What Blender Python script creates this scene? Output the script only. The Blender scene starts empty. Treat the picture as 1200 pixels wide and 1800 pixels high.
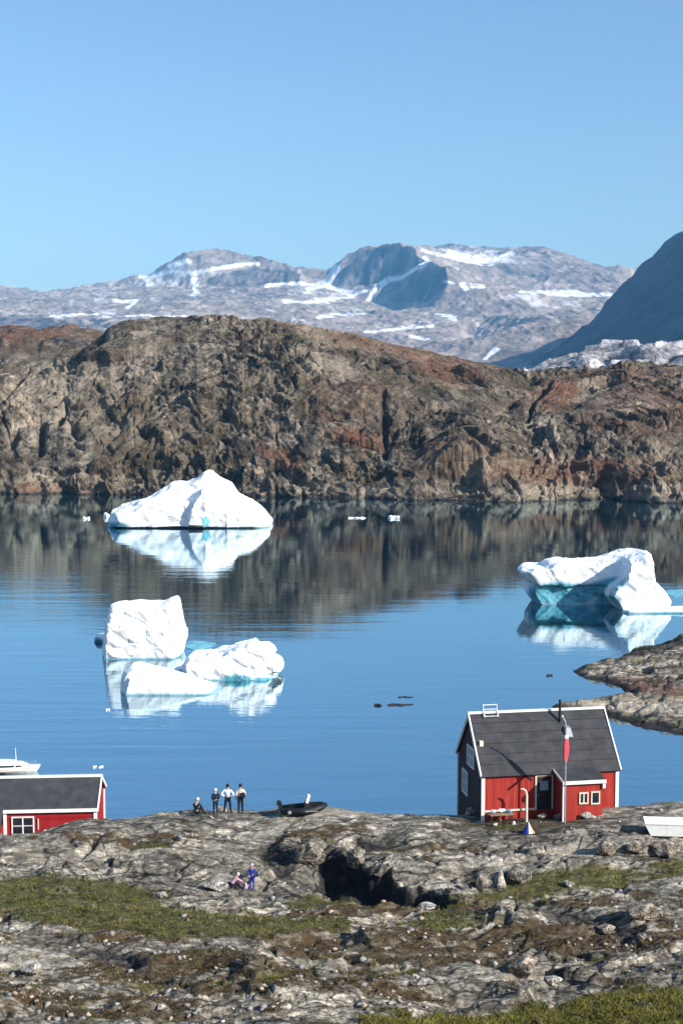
import bpy, bmesh, math, random
import numpy as np
from mathutils import Vector, Matrix
from mathutils.geometry import delaunay_2d_cdt, tessellate_polygon
R = math.radians
C = bpy.context.scene.collection

# ------------------------------------------------------------------ camera, sky, sun, exposure
F, CZ, PITCH = 2400.0, 33.0, math.atan(200/2400)          # focal length in pixels of the 1200x1800 photograph, camera height over the fjord
cam_d = bpy.data.cameras.new('camera'); cam = bpy.data.objects.new('camera', cam_d); C.objects.link(cam)
cam_d.sensor_fit = 'VERTICAL'; cam_d.sensor_height = 24.0; cam_d.lens = 24.0*F/1800
cam_d.clip_start = 0.5; cam_d.clip_end = 90000
cam.location = (0, 0, CZ); cam.rotation_euler = (math.pi/2-PITCH, 0, 0)
sc = bpy.context.scene; sc.camera = cam
SUN_AZ, SUN_EL = R(57), R(29)                              # azimuth to the right of straight behind the camera
SUN = Vector((math.sin(SUN_AZ)*math.cos(SUN_EL), -math.cos(SUN_AZ)*math.cos(SUN_EL), math.sin(SUN_EL)))
w = bpy.data.worlds.new('World'); sc.world = w; w.use_nodes = True
nt = w.node_tree; nt.nodes.clear()
sky = nt.nodes.new('ShaderNodeTexSky'); sky.sky_type = 'NISHITA'; sky.sun_disc = False
sky.sun_elevation = SUN_EL; sky.sun_rotation = math.atan2(SUN.x, SUN.y)
sky.altitude = 0; sky.air_density = 1.25; sky.dust_density = 0.9; sky.ozone_density = 5.2
bg = nt.nodes.new('ShaderNodeBackground'); bg.inputs['Strength'].default_value = 0.110
wo = nt.nodes.new('ShaderNodeOutputWorld')
nt.links.new(sky.outputs[0], bg.inputs[0]); nt.links.new(bg.outputs[0], wo.inputs[0])
sd = bpy.data.lights.new('sun', 'SUN'); sd.energy = 4.8; sd.angle = R(0.53); sd.color = (1.0, 0.95, 0.87)
so = bpy.data.objects.new('sun', sd); C.objects.link(so); so.rotation_euler = SUN.to_track_quat('Z', 'Y').to_euler()
sc.view_settings.view_transform = 'Standard'; sc.view_settings.look = 'None'
sc.view_settings.exposure = 0.6; sc.view_settings.gamma = 1.0
sc.cycles.max_bounces = 6; sc.cycles.volume_bounces = 1; sc.cycles.caustics_reflective = False; sc.cycles.caustics_refractive = False

# ------------------------------------------------------------------ geometry of the view (used only to measure where things stand)
CT, ST = math.cos(PITCH), math.sin(PITCH)
def P(px, py, D):
    a = (px-600)/F; b = (900-py)/F
    dy = CT + b*ST; dz = -ST + b*CT
    return Vector((a*D/dy, D, CZ + dz*D/dy))
def slope(py):
    b = (900-np.asarray(py, float))/F
    return (-ST + b*CT)/(CT + b*ST)
def zat(py, D): return CZ + slope(py)*D
def proj(x, y, z):
    dz = z-CZ; zf = y*CT - dz*ST; up = y*ST + dz*CT
    return 600+F*x/zf, 900-F*up/zf
def shoreD(py): return -CZ/slope(py)

# ------------------------------------------------------------------ noise
def _h(ix, iy, s):
    n = (ix.astype(np.int64)*374761393 + iy.astype(np.int64)*668265263 + s*2246822519) & 0xFFFFFFFF
    n = ((n ^ (n >> 13))*1274126177) & 0xFFFFFFFF
    n = ((n ^ (n >> 16))*2654435761) & 0xFFFFFFFF
    return (n ^ (n >> 15)) & 0xFFFFFFFF
def rnd(ix, iy, s): return _h(ix, iy, s)/4294967296.0
def pn(x, y, s=0):
    xi = np.floor(x); yi = np.floor(y); fx = x-xi; fy = y-yi
    u = fx*fx*fx*(fx*(fx*6-15)+10); v = fy*fy*fy*(fy*(fy*6-15)+10)
    def g(a, b):
        t = rnd(xi+a, yi+b, s)*2*math.pi
        return np.cos(t)*(fx-a)+np.sin(t)*(fy-b)
    return 1.5*((g(0,0)*(1-u)+g(1,0)*u)*(1-v)+(g(0,1)*(1-u)+g(1,1)*u)*v)
def fbm(x, y, s=0, o=4, g=0.5):
    r = 0; a = 1; f = 1
    for k in range(o): r = r + a*pn(x*f+k*7.3, y*f-k*3.1, s+k); a *= g; f *= 2.03
    return r
def ridged(x, y, s=0, o=4, g=0.5):
    r = 0; a = 1; f = 1
    for k in range(o): r = r + a*(1-2*np.abs(pn(x*f+k*5.1, y*f+k*2.7, s+k))); a *= g; f *= 2.05
    return r
def vor(x, y, s=0, tilt=0.5):
    """blocky rock: each cell has its own height and tilt; returns (block height, crack depth)"""
    xi = np.floor(x); yi = np.floor(y)
    d1 = np.full(x.shape, 9.0); d2 = np.full(x.shape, 9.0); hh = np.zeros(x.shape)
    for a in (-1, 0, 1):
        for b in (-1, 0, 1):
            cx = xi+a; cy = yi+b
            dx = x-(cx+0.1+0.8*rnd(cx, cy, s)); dy = y-(cy+0.1+0.8*rnd(cx, cy, s+1))
            d = np.sqrt(dx*dx+dy*dy)
            h = rnd(cx, cy, s+2)-0.5 + tilt*((rnd(cx, cy, s+3)*2-1)*dx+(rnd(cx, cy, s+4)*2-1)*dy)
            m = d < d1
            d2 = np.where(m, d1, np.minimum(d2, d)); hh = np.where(m, h, hh); d1 = np.where(m, d, d1)
    return hh*sst(0.0, 0.20, d2-d1), np.clip((d2-d1)/0.12, 0, 1)-1
def sst(a, b, x):
    t = np.clip((x-a)/(b-a), 0, 1); return t*t*(3-2*t)
def blob(X, Y, cx, cy, rx, ry, ang=0, soft=0.5):
    c, s = math.cos(R(ang)), math.sin(R(ang)); dx = X-cx; dy = Y-cy
    d = np.sqrt(((dx*c+dy*s)/rx)**2+((-dx*s+dy*c)/ry)**2)
    return 1-sst(1-soft, 1+soft, d)
def polyd(X, Y, pts):
    d = np.full(X.shape, 1e9)
    for (x0, y0), (x1, y1) in zip(pts[:-1], pts[1:]):
        vx, vy = x1-x0, y1-y0; t = np.clip(((X-x0)*vx+(Y-y0)*vy)/(vx*vx+vy*vy), 0, 1)
        d = np.minimum(d, np.hypot(X-x0-t*vx, Y-y0-t*vy))
    return d

# ------------------------------------------------------------------ materials
MATS = {}
class NB:
    def __init__(s, name):
        s.m = bpy.data.materials.new(name); s.m.use_nodes = True; s.t = s.m.node_tree; s.t.nodes.clear()
        s.out = s.n('ShaderNodeOutputMaterial'); MATS[name] = s.m
    def n(s, typ, **k):
        o = s.t.nodes.new(typ)
        for a, b in k.items(): setattr(o, a, b)
        return o
    def l(s, a, b): s.t.links.new(a, b)
    def put(s, inp, v):
        if hasattr(v, 'is_output') or isinstance(v, bpy.types.NodeSocket): s.l(v, inp)
        else: inp.default_value = v
    def coord(s, scale=(1,1,1), rot=(0,0,0)):
        tc = s.n('ShaderNodeNewGeometry') if False else s.n('ShaderNodeTexCoord')
        mp = s.n('ShaderNodeMapping'); mp.inputs['Scale'].default_value = scale; mp.inputs['Rotation'].default_value = rot
        s.l(tc.outputs['Object'], mp.inputs[0]); return mp.outputs[0]
    def noise(s, v, scale, detail=5, rough=0.6, dist=0.0):
        o = s.n('ShaderNodeTexNoise'); s.l(v, o.inputs['Vector']); o.inputs['Scale'].default_value = scale
        o.inputs['Detail'].default_value = detail; o.inputs['Roughness'].default_value = rough; o.inputs['Distortion'].default_value = dist
        return o.outputs['Fac']
    def voronoi(s, v, scale, feat='F1', out='Distance'):
        o = s.n('ShaderNodeTexVoronoi', feature=feat); s.l(v, o.inputs['Vector']); o.inputs['Scale'].default_value = scale
        return o.outputs[out]
    def ramp(s, f, stops):
        o = s.n('ShaderNodeValToRGB'); s.l(f, o.inputs[0]); e = o.color_ramp.elements
        while len(e) < len(stops): e.new(0.5)
        for k, (p, c) in enumerate(stops):
            e[k].position = p; e[k].color = (c, c, c, 1) if isinstance(c, (int, float)) else (*c, 1)
        return o.outputs[0]
    def mix(s, f, a, b, mode='MIX'):
        o = s.n('ShaderNodeMix', data_type='RGBA', blend_type=mode)
        s.put(o.inputs[0], f)
        for i, v in ((6, a), (7, b)):
            if isinstance(v, tuple): o.inputs[i].default_value = (*v, 1) if len(v) == 3 else v
            else: s.l(v, o.inputs[i])
        return o.outputs[2]
    def math(s, op, a, b=0.0, clamp=False):
        o = s.n('ShaderNodeMath', operation=op, use_clamp=clamp); s.put(o.inputs[0], a); s.put(o.inputs[1], b); return o.outputs[0]
    def attr(s, name):
        a = s.n('ShaderNodeAttribute', attribute_name=name); p = s.n('ShaderNodeSeparateColor'); s.l(a.outputs['Color'], p.inputs[0]); return p.outputs
    def bump(s, h, strength, dist):
        o = s.n('ShaderNodeBump'); o.inputs['Strength'].default_value = strength; o.inputs['Distance'].default_value = dist; s.l(h, o.inputs['Height']); return o.outputs[0]
    def bsdf(s, col, rough=0.8, normal=None, spec=0.3, metal=0.0, **k):
        o = s.n('ShaderNodeBsdfPrincipled')
        if isinstance(col, tuple): o.inputs['Base Color'].default_value = (*col, 1)
        else: s.l(col, o.inputs['Base Color'])
        s.put(o.inputs['Roughness'], rough); o.inputs['Specular IOR Level'].default_value = spec; o.inputs['Metallic'].default_value = metal
        if normal is not None: s.l(normal, o.inputs['Normal'])
        s.l(o.outputs[0], s.out.inputs[0]); return o
def plain(name, col, rough=0.7, var=0.25, scale=6.0, spec=0.3, metal=0.0, bump=0.0):
    b = NB(name); v = b.coord(); f = b.noise(v, scale, 4)
    c0 = tuple(x*(1-var) for x in col); c1 = tuple(min(1, x*(1+var*0.6)) for x in col)
    c = b.ramp(f, [(0.3, c0), (0.7, c1)])
    b.bsdf(c, rough, b.bump(f, bump, 0.02) if bump else None, spec, metal); return b.m

def rock_mat(name, sc0, grey, tan, dark, light, veg, rust, warp=(1,1,1), bdist=0.1, fine=1.0, contrast=1.0):
    """banded, cracked bare rock; vertex attribute zone: R plants, G rusty soil and lichen, B pale rock; zone2: R near-black (painted shade of ground cleft and steps, shoreline, dark bands)"""
    b = NB(name); v = b.coord(warp, (0, 0, R(12)))
    n1 = b.noise(v, sc0*0.35, 6, 0.62, 0.6); n2 = b.noise(v, sc0*1.4, 7, 0.68, 0.4); n3 = b.noise(v, sc0*6*fine, 4, 0.7)
    base = b.ramp(n1, [(0.34, grey), (0.5, tuple((g+t)/2 for g, t in zip(grey, tan))), (0.62, tan)])
    m2 = b.ramp(n2, [(0.40, dark), (0.5, tuple((d+l)/2 for d, l in zip(dark, light))), (0.6, light)])
    c = b.mix(0.5*contrast, base, m2)
    sp = b.ramp(n3, [(0.36, 0.5), (0.48, 1.0), (0.64, 1.45)])
    c = b.mix(1.0, c, sp, 'MULTIPLY')
    vw = b.coord((warp[0]*1.0, warp[1], warp[2]), (0, R(20), R(31)))
    for sc_, lo, hi in ((0.55, 0.72, 1.28), (1.9, 0.70, 1.30), (6.0*fine, 0.72, 1.28)):
        vo = b.n('ShaderNodeTexVoronoi'); b.l(vw, vo.inputs['Vector']); vo.inputs['Scale'].default_value = sc0*sc_; vo.inputs['Randomness'].default_value = 1
        sp_ = b.n('ShaderNodeSeparateColor'); b.l(vo.outputs['Color'], sp_.inputs[0]); c = b.mix(1.0, c, b.ramp(sp_.outputs[0], [(0.15, lo), (0.85, hi)]), 'MULTIPLY')
    nd = b.n('ShaderNodeTexNoise'); b.l(vw, nd.inputs['Vector']); nd.inputs['Scale'].default_value = sc0*0.9; nd.inputs['Detail'].default_value = 4
    vm = b.n('ShaderNodeVectorMath', operation='MULTIPLY_ADD'); b.l(nd.outputs['Color'], vm.inputs[0]); vm.inputs[1].default_value = (0.9/sc0,)*3; b.l(vw, vm.inputs[2])
    for sc_, wd_, dk_ in ((0.42, 0.030, 0.25), (1.5, 0.045, 0.45)):          # open joints filled with soil and black lichen
        c = b.mix(1.0, c, b.ramp(b.voronoi(vm.outputs[0], sc0*sc_, 'DISTANCE_TO_EDGE'), [(0.0, dk_), (wd_*0.5, dk_+0.1), (wd_, 1.0)]), 'MULTIPLY')
    z = b.attr('zone'); z2 = b.attr('zone2')
    pale = b.math('MULTIPLY', z[2], b.ramp(n2, [(0.38, 0.2), (0.55, 1.0)]))
    c = b.mix(b.math('MULTIPLY', pale, 0.85), c, b.ramp(n3, [(0.3, tuple(l*0.8 for l in light)), (0.7, tuple(min(0.8, l*1.35) for l in light))]))
    rf = b.math('MULTIPLY', z[1], b.ramp(b.noise(v, sc0*2.1, 5, 0.65), [(0.36, 0.25), (0.52, 1.0)]))
    c = b.mix(rf, c, b.ramp(n3, [(0.3, tuple(x*0.6 for x in rust)), (0.7, tuple(x*1.25 for x in rust))]))
    vf = b.math('MULTIPLY', z[0], b.ramp(b.noise(v, sc0*2.7, 5, 0.7), [(0.3, 0.45), (0.5, 1.0)]))
    c = b.mix(vf, c, b.ramp(b.noise(v, sc0*3.3*fine, 5, 0.7), [(0.33, tuple(x*0.45 for x in veg)), (0.5, veg), (0.68, (veg[0]*1.9, veg[1]*1.5, veg[2]*1.2))]))
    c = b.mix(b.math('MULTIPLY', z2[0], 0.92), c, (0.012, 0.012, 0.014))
    vc = b.voronoi(v, sc0*1.1, 'DISTANCE_TO_EDGE'); crack = b.ramp(vc, [(0.0, 0.0), (0.05, 1.0)])
    h = b.math('ADD', b.math('MULTIPLY', n2, 1.0), b.math('MULTIPLY', n3, 0.35))
    h = b.math('ADD', h, b.math('MULTIPLY', crack, 0.25))
    b.bsdf(c, 0.9, b.bump(h, 0.9, bdist), 0.2)
    return b.m
M = {}
M['ground'] = rock_mat('ground_rock', 1.0, (0.175,0.165,0.145), (0.215,0.185,0.140), (0.065,0.059,0.050), (0.30,0.27,0.22), (0.072,0.072,0.022), (0.070,0.048,0.026), (0.45,1.25,1), 0.09, 1.0, 1.5)
M['hill'] = rock_mat('hill_rock', 0.10, (0.092,0.083,0.072), (0.128,0.098,0.072), (0.030,0.026,0.022), (0.24,0.20,0.15), (0.066,0.052,0.032), (0.14,0.066,0.038), (0.8,0.6,1.0), 1.1, 1.3, 1.3)
M['boulder_grey'] = rock_mat('boulder_rock', 2.4, (0.135,0.127,0.112), (0.2,0.165,0.12), (0.04,0.036,0.03), (0.38,0.335,0.265), (0.062,0.066,0.018), (0.1,0.06,0.03), (1,1,1), 0.06, 1.0, 1.3)
M['boulder_tan'] = rock_mat('tan_boulder_rock', 2.4, (0.25,0.20,0.15), (0.34,0.26,0.19), (0.10,0.085,0.07), (0.5,0.43,0.34), (0.062,0.066,0.018), (0.1,0.06,0.03), (1,1,1), 0.06, 1.0, 1.2)
M['boulder_pale'] = rock_mat('pale_boulder_rock', 2.4, (0.34,0.32,0.29), (0.42,0.37,0.31), (0.16,0.15,0.13), (0.62,0.58,0.5), (0.062,0.066,0.018), (0.1,0.06,0.03), (1,1,1), 0.06, 1.0, 1.2)
M['head'] = rock_mat('headland_rock', 0.55, (0.17,0.155,0.13), (0.27,0.22,0.165), (0.05,0.042,0.036), (0.42,0.36,0.28), (0.10,0.11,0.04), (0.15,0.065,0.045), (0.35,1.5,1.5), 0.18)
M['far_hill'] = rock_mat('pale_hill_rock', 0.05, (0.24,0.23,0.24), (0.30,0.27,0.26), (0.10,0.10,0.11), (0.50,0.47,0.46), (0.1,0.1,0.06), (0.2,0.12,0.09), (1,0.6,1), 2.0)

def mountain_mat():
    b = NB('mountain_rock'); v = b.coord((1, 0.6, 1.4))
    n1 = b.noise(v, 0.0022, 8, 0.66, 0.8); n2 = b.noise(v, 0.009, 7, 0.7, 0.4)
    c = b.ramp(n1, [(0.36, (0.18,0.145,0.125)), (0.5, (0.28,0.225,0.19)), (0.64, (0.38,0.315,0.265))])
    c = b.mix(1.0, c, b.ramp(n2, [(0.36, 0.6), (0.5, 1.0), (0.64, 1.35)]), 'MULTIPLY')
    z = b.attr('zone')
    c = b.mix(b.math('MULTIPLY', z[1], 0.95), c, b.ramp(n2, [(0.35, (0.008,0.011,0.018)), (0.65, (0.040,0.045,0.058))]))  # dark zone: shade of mountain faces put into the rock colour
    sn = b.math('MULTIPLY', z[0], b.ramp(n2, [(0.36, 0.35), (0.47, 1.0)]))
    c = b.mix(sn, c, (0.80,0.80,0.82))
    b.bsdf(c, 0.9, b.bump(n2, 0.6, 18.0), 0.1); return b.m
M['mountain'] = mountain_mat()

def water_mat():
    b = NB('water')
    v1 = b.coord((1.0, 2.6, 1), (0, 0, R(-14))); v2 = b.coord((1.0, 1.7, 1), (0, 0, R(24)))
    w1 = b.noise(v1, 0.55, 3, 0.55, 0.3); w2 = b.noise(v2, 2.2, 3, 0.6)
    patch = b.ramp(b.noise(b.coord((0.4, 1.3, 1), (0, 0, R(8))), 0.03, 3, 0.5), [(0.42, 0.25), (0.62, 1.0)])
    z = b.attr('zone')
    amp = b.math('MULTIPLY', b.math('ADD', b.math('MULTIPLY', patch, 0.35), b.math('MULTIPLY', z[0], 1.0)), 1.0)
    w3 = b.noise(b.coord((0.35, 2.2, 1), (0, 0, R(-20))), 0.16, 2, 0.5, 0.4)
    h = b.math('MULTIPLY', b.math('ADD', b.math('ADD', w1, b.math('MULTIPLY', w2, 0.16)), b.math('MULTIPLY', w3, 3.2)), amp)
    nrm = b.bump(h, 1.0, 0.020)
    fr = b.n('ShaderNodeFresnel'); fr.inputs['IOR'].default_value = 1.33; b.l(nrm, fr.inputs['Normal'])
    d = b.n('ShaderNodeBsdfDiffuse'); d.inputs['Color'].default_value = (0.002, 0.014, 0.024, 1)
    g = b.n('ShaderNodeBsdfGlossy'); g.inputs['Roughness'].default_value = 0.035; g.inputs['Color'].default_value = (0.74, 0.92, 1.0, 1); b.l(nrm, g.inputs['Normal'])
    mx = b.n('ShaderNodeMixShader'); b.l(b.math('ADD', b.math('MULTIPLY', fr.outputs[0], 0.40), 0.56), mx.inputs[0]); b.l(d.outputs[0], mx.inputs[1]); b.l(g.outputs[0], mx.inputs[2])
    b.l(mx.outputs[0], b.out.inputs[0]); return b.m
M['water'] = water_mat()
def ice_mat():
    b = NB('iceberg_ice'); v = b.coord(); n = b.noise(v, 0.8, 6, 0.65); z = b.attr('zone')
    c = b.ramp(n, [(0.35, (0.85,0.90,0.94)), (0.55, (0.95,0.955,0.96))])
    c = b.mix(z[0], c, b.ramp(n, [(0.4, (0.05,0.27,0.38)), (0.6, (0.17,0.48,0.57))]))
    b.bsdf(c, 0.55, b.bump(b.noise(v, 2.2, 5, 0.6), 0.6, 0.12), 0.4); return b.m
M['ice'] = ice_mat()
def board_mat(name, col, horiz=False, pitch=0.14):
    b = NB(name); tc = b.n('ShaderNodeTexCoord'); sp = b.n('ShaderNodeSeparateXYZ'); b.l(tc.outputs['Object'], sp.inputs[0])
    s = sp.outputs['Z'] if horiz else b.math('ADD', sp.outputs['X'], sp.outputs['Y'])
    fr = b.math('FRACT', b.math('MULTIPLY', s, 1/pitch)); g = b.ramp(fr, [(0.0, 0.0), (0.07, 1.0), (0.93, 1.0), (1.0, 0.0)])
    idx = b.math('FLOOR', b.math('MULTIPLY', s, 1/pitch))
    wn = b.n('ShaderNodeTexWhiteNoise', noise_dimensions='1D'); b.l(idx, wn.inputs['W'])
    vv = b.coord((1.5, 1.5, 0.35)); n = b.noise(vv, 4.0, 5, 0.7)
    c = b.ramp(n, [(0.3, tuple(x*0.72 for x in col)), (0.7, tuple(min(1, x*1.2) for x in col))])
    c = b.mix(b.ramp(b.noise(b.coord((1,1,0.5)), 1.1, 5, 0.7), [(0.52, 0.0), (0.75, 0.55)]), c, tuple(min(1, x*1.3+0.06) for x in col)); c = b.mix(0.5, c, b.ramp(wn.outputs[0], [(0.0, tuple(x*0.6 for x in col)), (1.0, tuple(min(1, x*1.35) for x in col))]))
    b.bsdf(c, 0.75, b.bump(g, 0.8, 0.02), 0.25); return b.m
M['red'] = board_mat('red_boards', (0.34, 0.030, 0.022))
M['gable_shade'] = board_mat('gable_shade_boards', (0.030, 0.015, 0.016), False)  # near-black boards that paint the shade on the gable
M['red2'] = board_mat('deep_red_boards', (0.30, 0.011, 0.014), True)
M['felt'] = plain('roofing_felt', (0.052, 0.053, 0.058), 0.9, 0.35, 1.6, 0.2, bump=0.4)
M['white'] = plain('white_paint', (0.78, 0.78, 0.75), 0.6, 0.12, 3)
M['cream'] = plain('weathered_white', (0.66, 0.62, 0.50), 0.7, 0.2, 3)
M['black'] = plain('black_rubber', (0.012, 0.013, 0.015), 0.55, 0.3, 5)
M['steel'] = plain('grey_steel', (0.35, 0.37, 0.40), 0.45, 0.2, 5, 0.5, 0.4)
M['wood'] = plain('weathered_wood', (0.24, 0.18, 0.12), 0.85, 0.35, 5)
M['darkwood'] = plain('dark_wood', (0.03, 0.025, 0.022), 0.85, 0.35, 5)
M['glass'] = plain('window_glass', (0.018, 0.022, 0.028), 0.08, 0.2, 1, 0.8)
M['curtain'] = plain('pale_curtain', (0.32, 0.38, 0.42), 0.8, 0.2, 3)
M['stone'] = plain('pale_stone', (0.55, 0.52, 0.47), 0.9, 0.3, 3, bump=0.5)
M['greystone'] = plain('grey_stone', (0.30, 0.28, 0.26), 0.95, 0.45, 2.2, bump=0.6)
M['tanstone'] = plain('tan_stone', (0.42, 0.33, 0.25), 0.95, 0.4, 2.2, bump=0.6)
M['darkstone'] = plain('dark_stone', (0.035, 0.03, 0.028), 0.9, 0.4, 2, bump=0.5)
M['flag'] = plain('flag_cloth', (0.62, 0.07, 0.09), 0.85, 0.2, 4)
M['blue'] = plain('blue_cloth', (0.02, 0.05, 0.30), 0.85, 0.3, 8)
M['lightblue'] = plain('light_blue_cloth', (0.20, 0.36, 0.62), 0.8, 0.2, 6)
M['pink'] = plain('pink_cloth', (0.50, 0.30, 0.48), 0.85, 0.2, 8)
M['navy'] = plain('navy_cloth', (0.012, 0.017, 0.04), 0.9, 0.3, 8)
M['coat'] = plain('black_cloth', (0.010, 0.010, 0.014), 0.9, 0.3, 8)
M['whitecloth'] = plain('white_cloth', (0.78, 0.78, 0.78), 0.85, 0.1, 8)
M['creamcloth'] = plain('cream_cloth', (0.70, 0.62, 0.52), 0.85, 0.15, 8)
M['jeans'] = plain('denim', (0.03, 0.05, 0.11), 0.9, 0.3, 8)
M['skin'] = plain('skin', (0.50, 0.30, 0.22), 0.6, 0.08, 8)
M['darkhair'] = plain('dark_hair', (0.012, 0.010, 0.009), 0.6, 0.2, 12)
M['fairhair'] = plain('fair_hair', (0.62, 0.58, 0.50), 0.6, 0.2, 12)
M['orange'] = plain('orange_cloth', (0.60, 0.28, 0.16), 0.8, 0.2, 6)
M['gel'] = plain('white_gelcoat', (0.80, 0.79, 0.76), 0.3, 0.06, 2, 0.5)
M['tanstripe'] = plain('tan_paint', (0.42, 0.30, 0.22), 0.6, 0.15, 3)
M['grass'] = plain('grass_blades', (0.130, 0.132, 0.034), 0.85, 0.6, 0.9, 0.15)
M['heath'] = plain('heath_leaves', (0.075, 0.056, 0.026), 0.9, 0.55, 0.9, 0.1)
M['straw'] = plain('straw', (0.26, 0.21, 0.09), 0.9, 0.4, 1.1, 0.1); M['crow'] = plain('crowberry_leaves', (0.040, 0.038, 0.016), 0.9, 0.6, 0.9, 0.1)
M['shrub'] = plain('dwarf_willow_leaves', (0.17, 0.16, 0.038), 0.85, 0.5, 1.2, 0.15)

# ------------------------------------------------------------------ mesh helpers
def tag(o, label=None, cat=None, group=None, kind=None):
    if label: o['label'] = label
    if cat: o['category'] = cat
    if group: o['group'] = group
    if kind: o['kind'] = kind
    return o
def empty(name, loc, rz, label, cat, group=None):
    o = bpy.data.objects.new(name, None); C.objects.link(o); o.location = loc; o.rotation_euler = (0, 0, rz); o.empty_display_size = 0.3
    return tag(o, label, cat, group)
def link(name, me, mat, parent=None, smooth=False):
    if mat is not None: me.materials.append(mat)
    o = bpy.data.objects.new(name, me); C.objects.link(o); o.parent = parent
    if smooth: me.polygons.foreach_set('use_smooth', np.ones(len(me.polygons), bool))
    return o
def fastmesh(name, co, faces, tri=False):
    me = bpy.data.meshes.new(name); co = np.asarray(co, np.float32); faces = np.asarray(faces, np.int32)
    k = faces.shape[1]; me.vertices.add(len(co)); me.vertices.foreach_set('co', co.ravel())
    me.loops.add(faces.size); me.loops.foreach_set('vertex_index', faces.ravel())
    me.polygons.add(len(faces)); me.polygons.foreach_set('loop_start', np.arange(0, faces.size, k, dtype=np.int32))
    me.update(calc_edges=True); return me
def setcol(me, name, rgb):
    a = me.color_attributes.new(name, 'FLOAT_COLOR', 'POINT'); n = len(me.vertices)
    c = np.ones((n, 4), np.float32); c[:, :3] = rgb; a.data.foreach_set('color', c.ravel())
def gridmesh(name, X, Y, Z, mat, z1, z2=None, smooth=True):
    r, c = X.shape; co = np.stack([X, Y, Z], -1).reshape(-1, 3); i = np.arange(r*c).reshape(r, c)
    q = np.stack([i[:-1, :-1], i[:-1, 1:], i[1:, 1:], i[1:, :-1]], -1).reshape(-1, 4)
    me = fastmesh(name, co, q); setcol(me, 'zone', np.stack([a.ravel() for a in z1], -1))
    if z2 is not None: setcol(me, 'zone2', np.stack([a.ravel() for a in z2], -1))
    return link(name, me, mat, None, smooth)
class MB:
    """collects shapes, then links them as ONE mesh object"""
    def __init__(s): s.b = bmesh.new()
    def box(s, x0, x1, y0, y1, z0, z1, m=None):
        v = [s.b.verts.new(p if m is None else m @ Vector(p)) for p in ((x0,y0,z0),(x1,y0,z0),(x1,y1,z0),(x0,y1,z0),(x0,y0,z1),(x1,y0,z1),(x1,y1,z1),(x0,y1,z1))]
        for f in ((0,3,2,1),(4,5,6,7),(0,1,5,4),(1,2,6,5),(2,3,7,6),(3,0,4,7)): s.b.faces.new([v[i] for i in f])
        return s
    def bar(s, p, q, w, h=None, up=(0,0,1)):
        p, q = Vector(p), Vector(q); d = (q-p); L = d.length; d.normalize(); u = Vector(up)
        x = d.cross(u); x = x.normalized() if x.length > 1e-4 else Vector((1,0,0)); z = x.cross(d)
        m = Matrix((x, d, z)).transposed().to_4x4(); m.translation = p; h = h or w
        return s.box(-w/2, w/2, 0, L, -h/2, h/2, m)
    def tube(s, pts, r, n=8, cap=True):
        pts = [Vector(p) for p in pts]; rr = r if isinstance(r, (list, tuple)) else [r]*len(pts); rings = []
        for i, p in enumerate(pts):
            d = (pts[min(i+1, len(pts)-1)]-pts[max(i-1, 0)]).normalized(); u = Vector((0,0,1)) if abs(d.z) < 0.9 else Vector((1,0,0))
            x = d.cross(u).normalized(); y = x.cross(d)
            rings.append([s.b.verts.new(p+(x*math.cos(a)+y*math.sin(a))*rr[i]) for a in [2*math.pi*k/n for k in range(n)]])
        for a, c in zip(rings[:-1], rings[1:]):
            for k in range(n): s.b.faces.new((a[k], a[(k+1) % n], c[(k+1) % n], c[k]))
        if cap: s.b.faces.new(rings[0][::-1]); s.b.faces.new(rings[-1])
        return s
    def prism(s, poly, off):
        a = [s.b.verts.new(p) for p in poly]; o = Vector(off); c = [s.b.verts.new(Vector(p)+o) for p in poly]; n = len(a)
        s.b.faces.new(a); s.b.faces.new(c[::-1])
        for k in range(n): s.b.faces.new((a[k], c[k], c[(k+1) % n], a[(k+1) % n]))
        return s
    def loft(s, secs, cap=True):
        rs = [[s.b.verts.new(p) for p in sec] for sec in secs]; n = len(rs[0])
        for a, c in zip(rs[:-1], rs[1:]):
            for k in range(n): s.b.faces.new((a[k], a[(k+1) % n], c[(k+1) % n], c[k]))
        if cap: s.b.faces.new(rs[0][::-1]); s.b.faces.new(rs[-1])
        return s
    def ball(s, c, r, u=12, v=8):
        r = (r, r, r) if isinstance(r, (int, float)) else r
        m = Matrix.Translation(c) @ Matrix.Diagonal((*r, 1)); bmesh.ops.create_uvsphere(s.b, u_segments=u, v_segments=v, radius=1, matrix=m); return s
    def build(s, name, mat, parent=None, bevel=0.0, smooth=False):
        bmesh.ops.recalc_face_normals(s.b, faces=s.b.faces[:])
        if bevel: bmesh.ops.bevel(s.b, geom=s.b.edges[:], offset=bevel, segments=1, affect='EDGES', clamp_overlap=True)
        me = bpy.data.meshes.new(name); s.b.to_mesh(me); s.b.free(); return link(name, me, mat, parent, smooth)
def rockmesh(bm, c, size, rng, n=14, rough=1.0):
    """irregular angular stone: hull of scattered points"""
    vs = []
    for k in range(n):
        d = Vector((rng.gauss(0,1), rng.gauss(0,1), rng.gauss(0,1))).normalized()*(1+rough*rng.uniform(-0.22, 0.12))
        vs.append(bm.verts.new(Vector(c)+Vector((d.x*size[0], d.y*size[1], d.z*size[2]))))
    r = bmesh.ops.convex_hull(bm, input=vs, use_existing_faces=False)
    bmesh.ops.delete(bm, geom=list({v for v in r['geom_interior'] if isinstance(v, bmesh.types.BMVert)}), context='VERTS')

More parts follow.
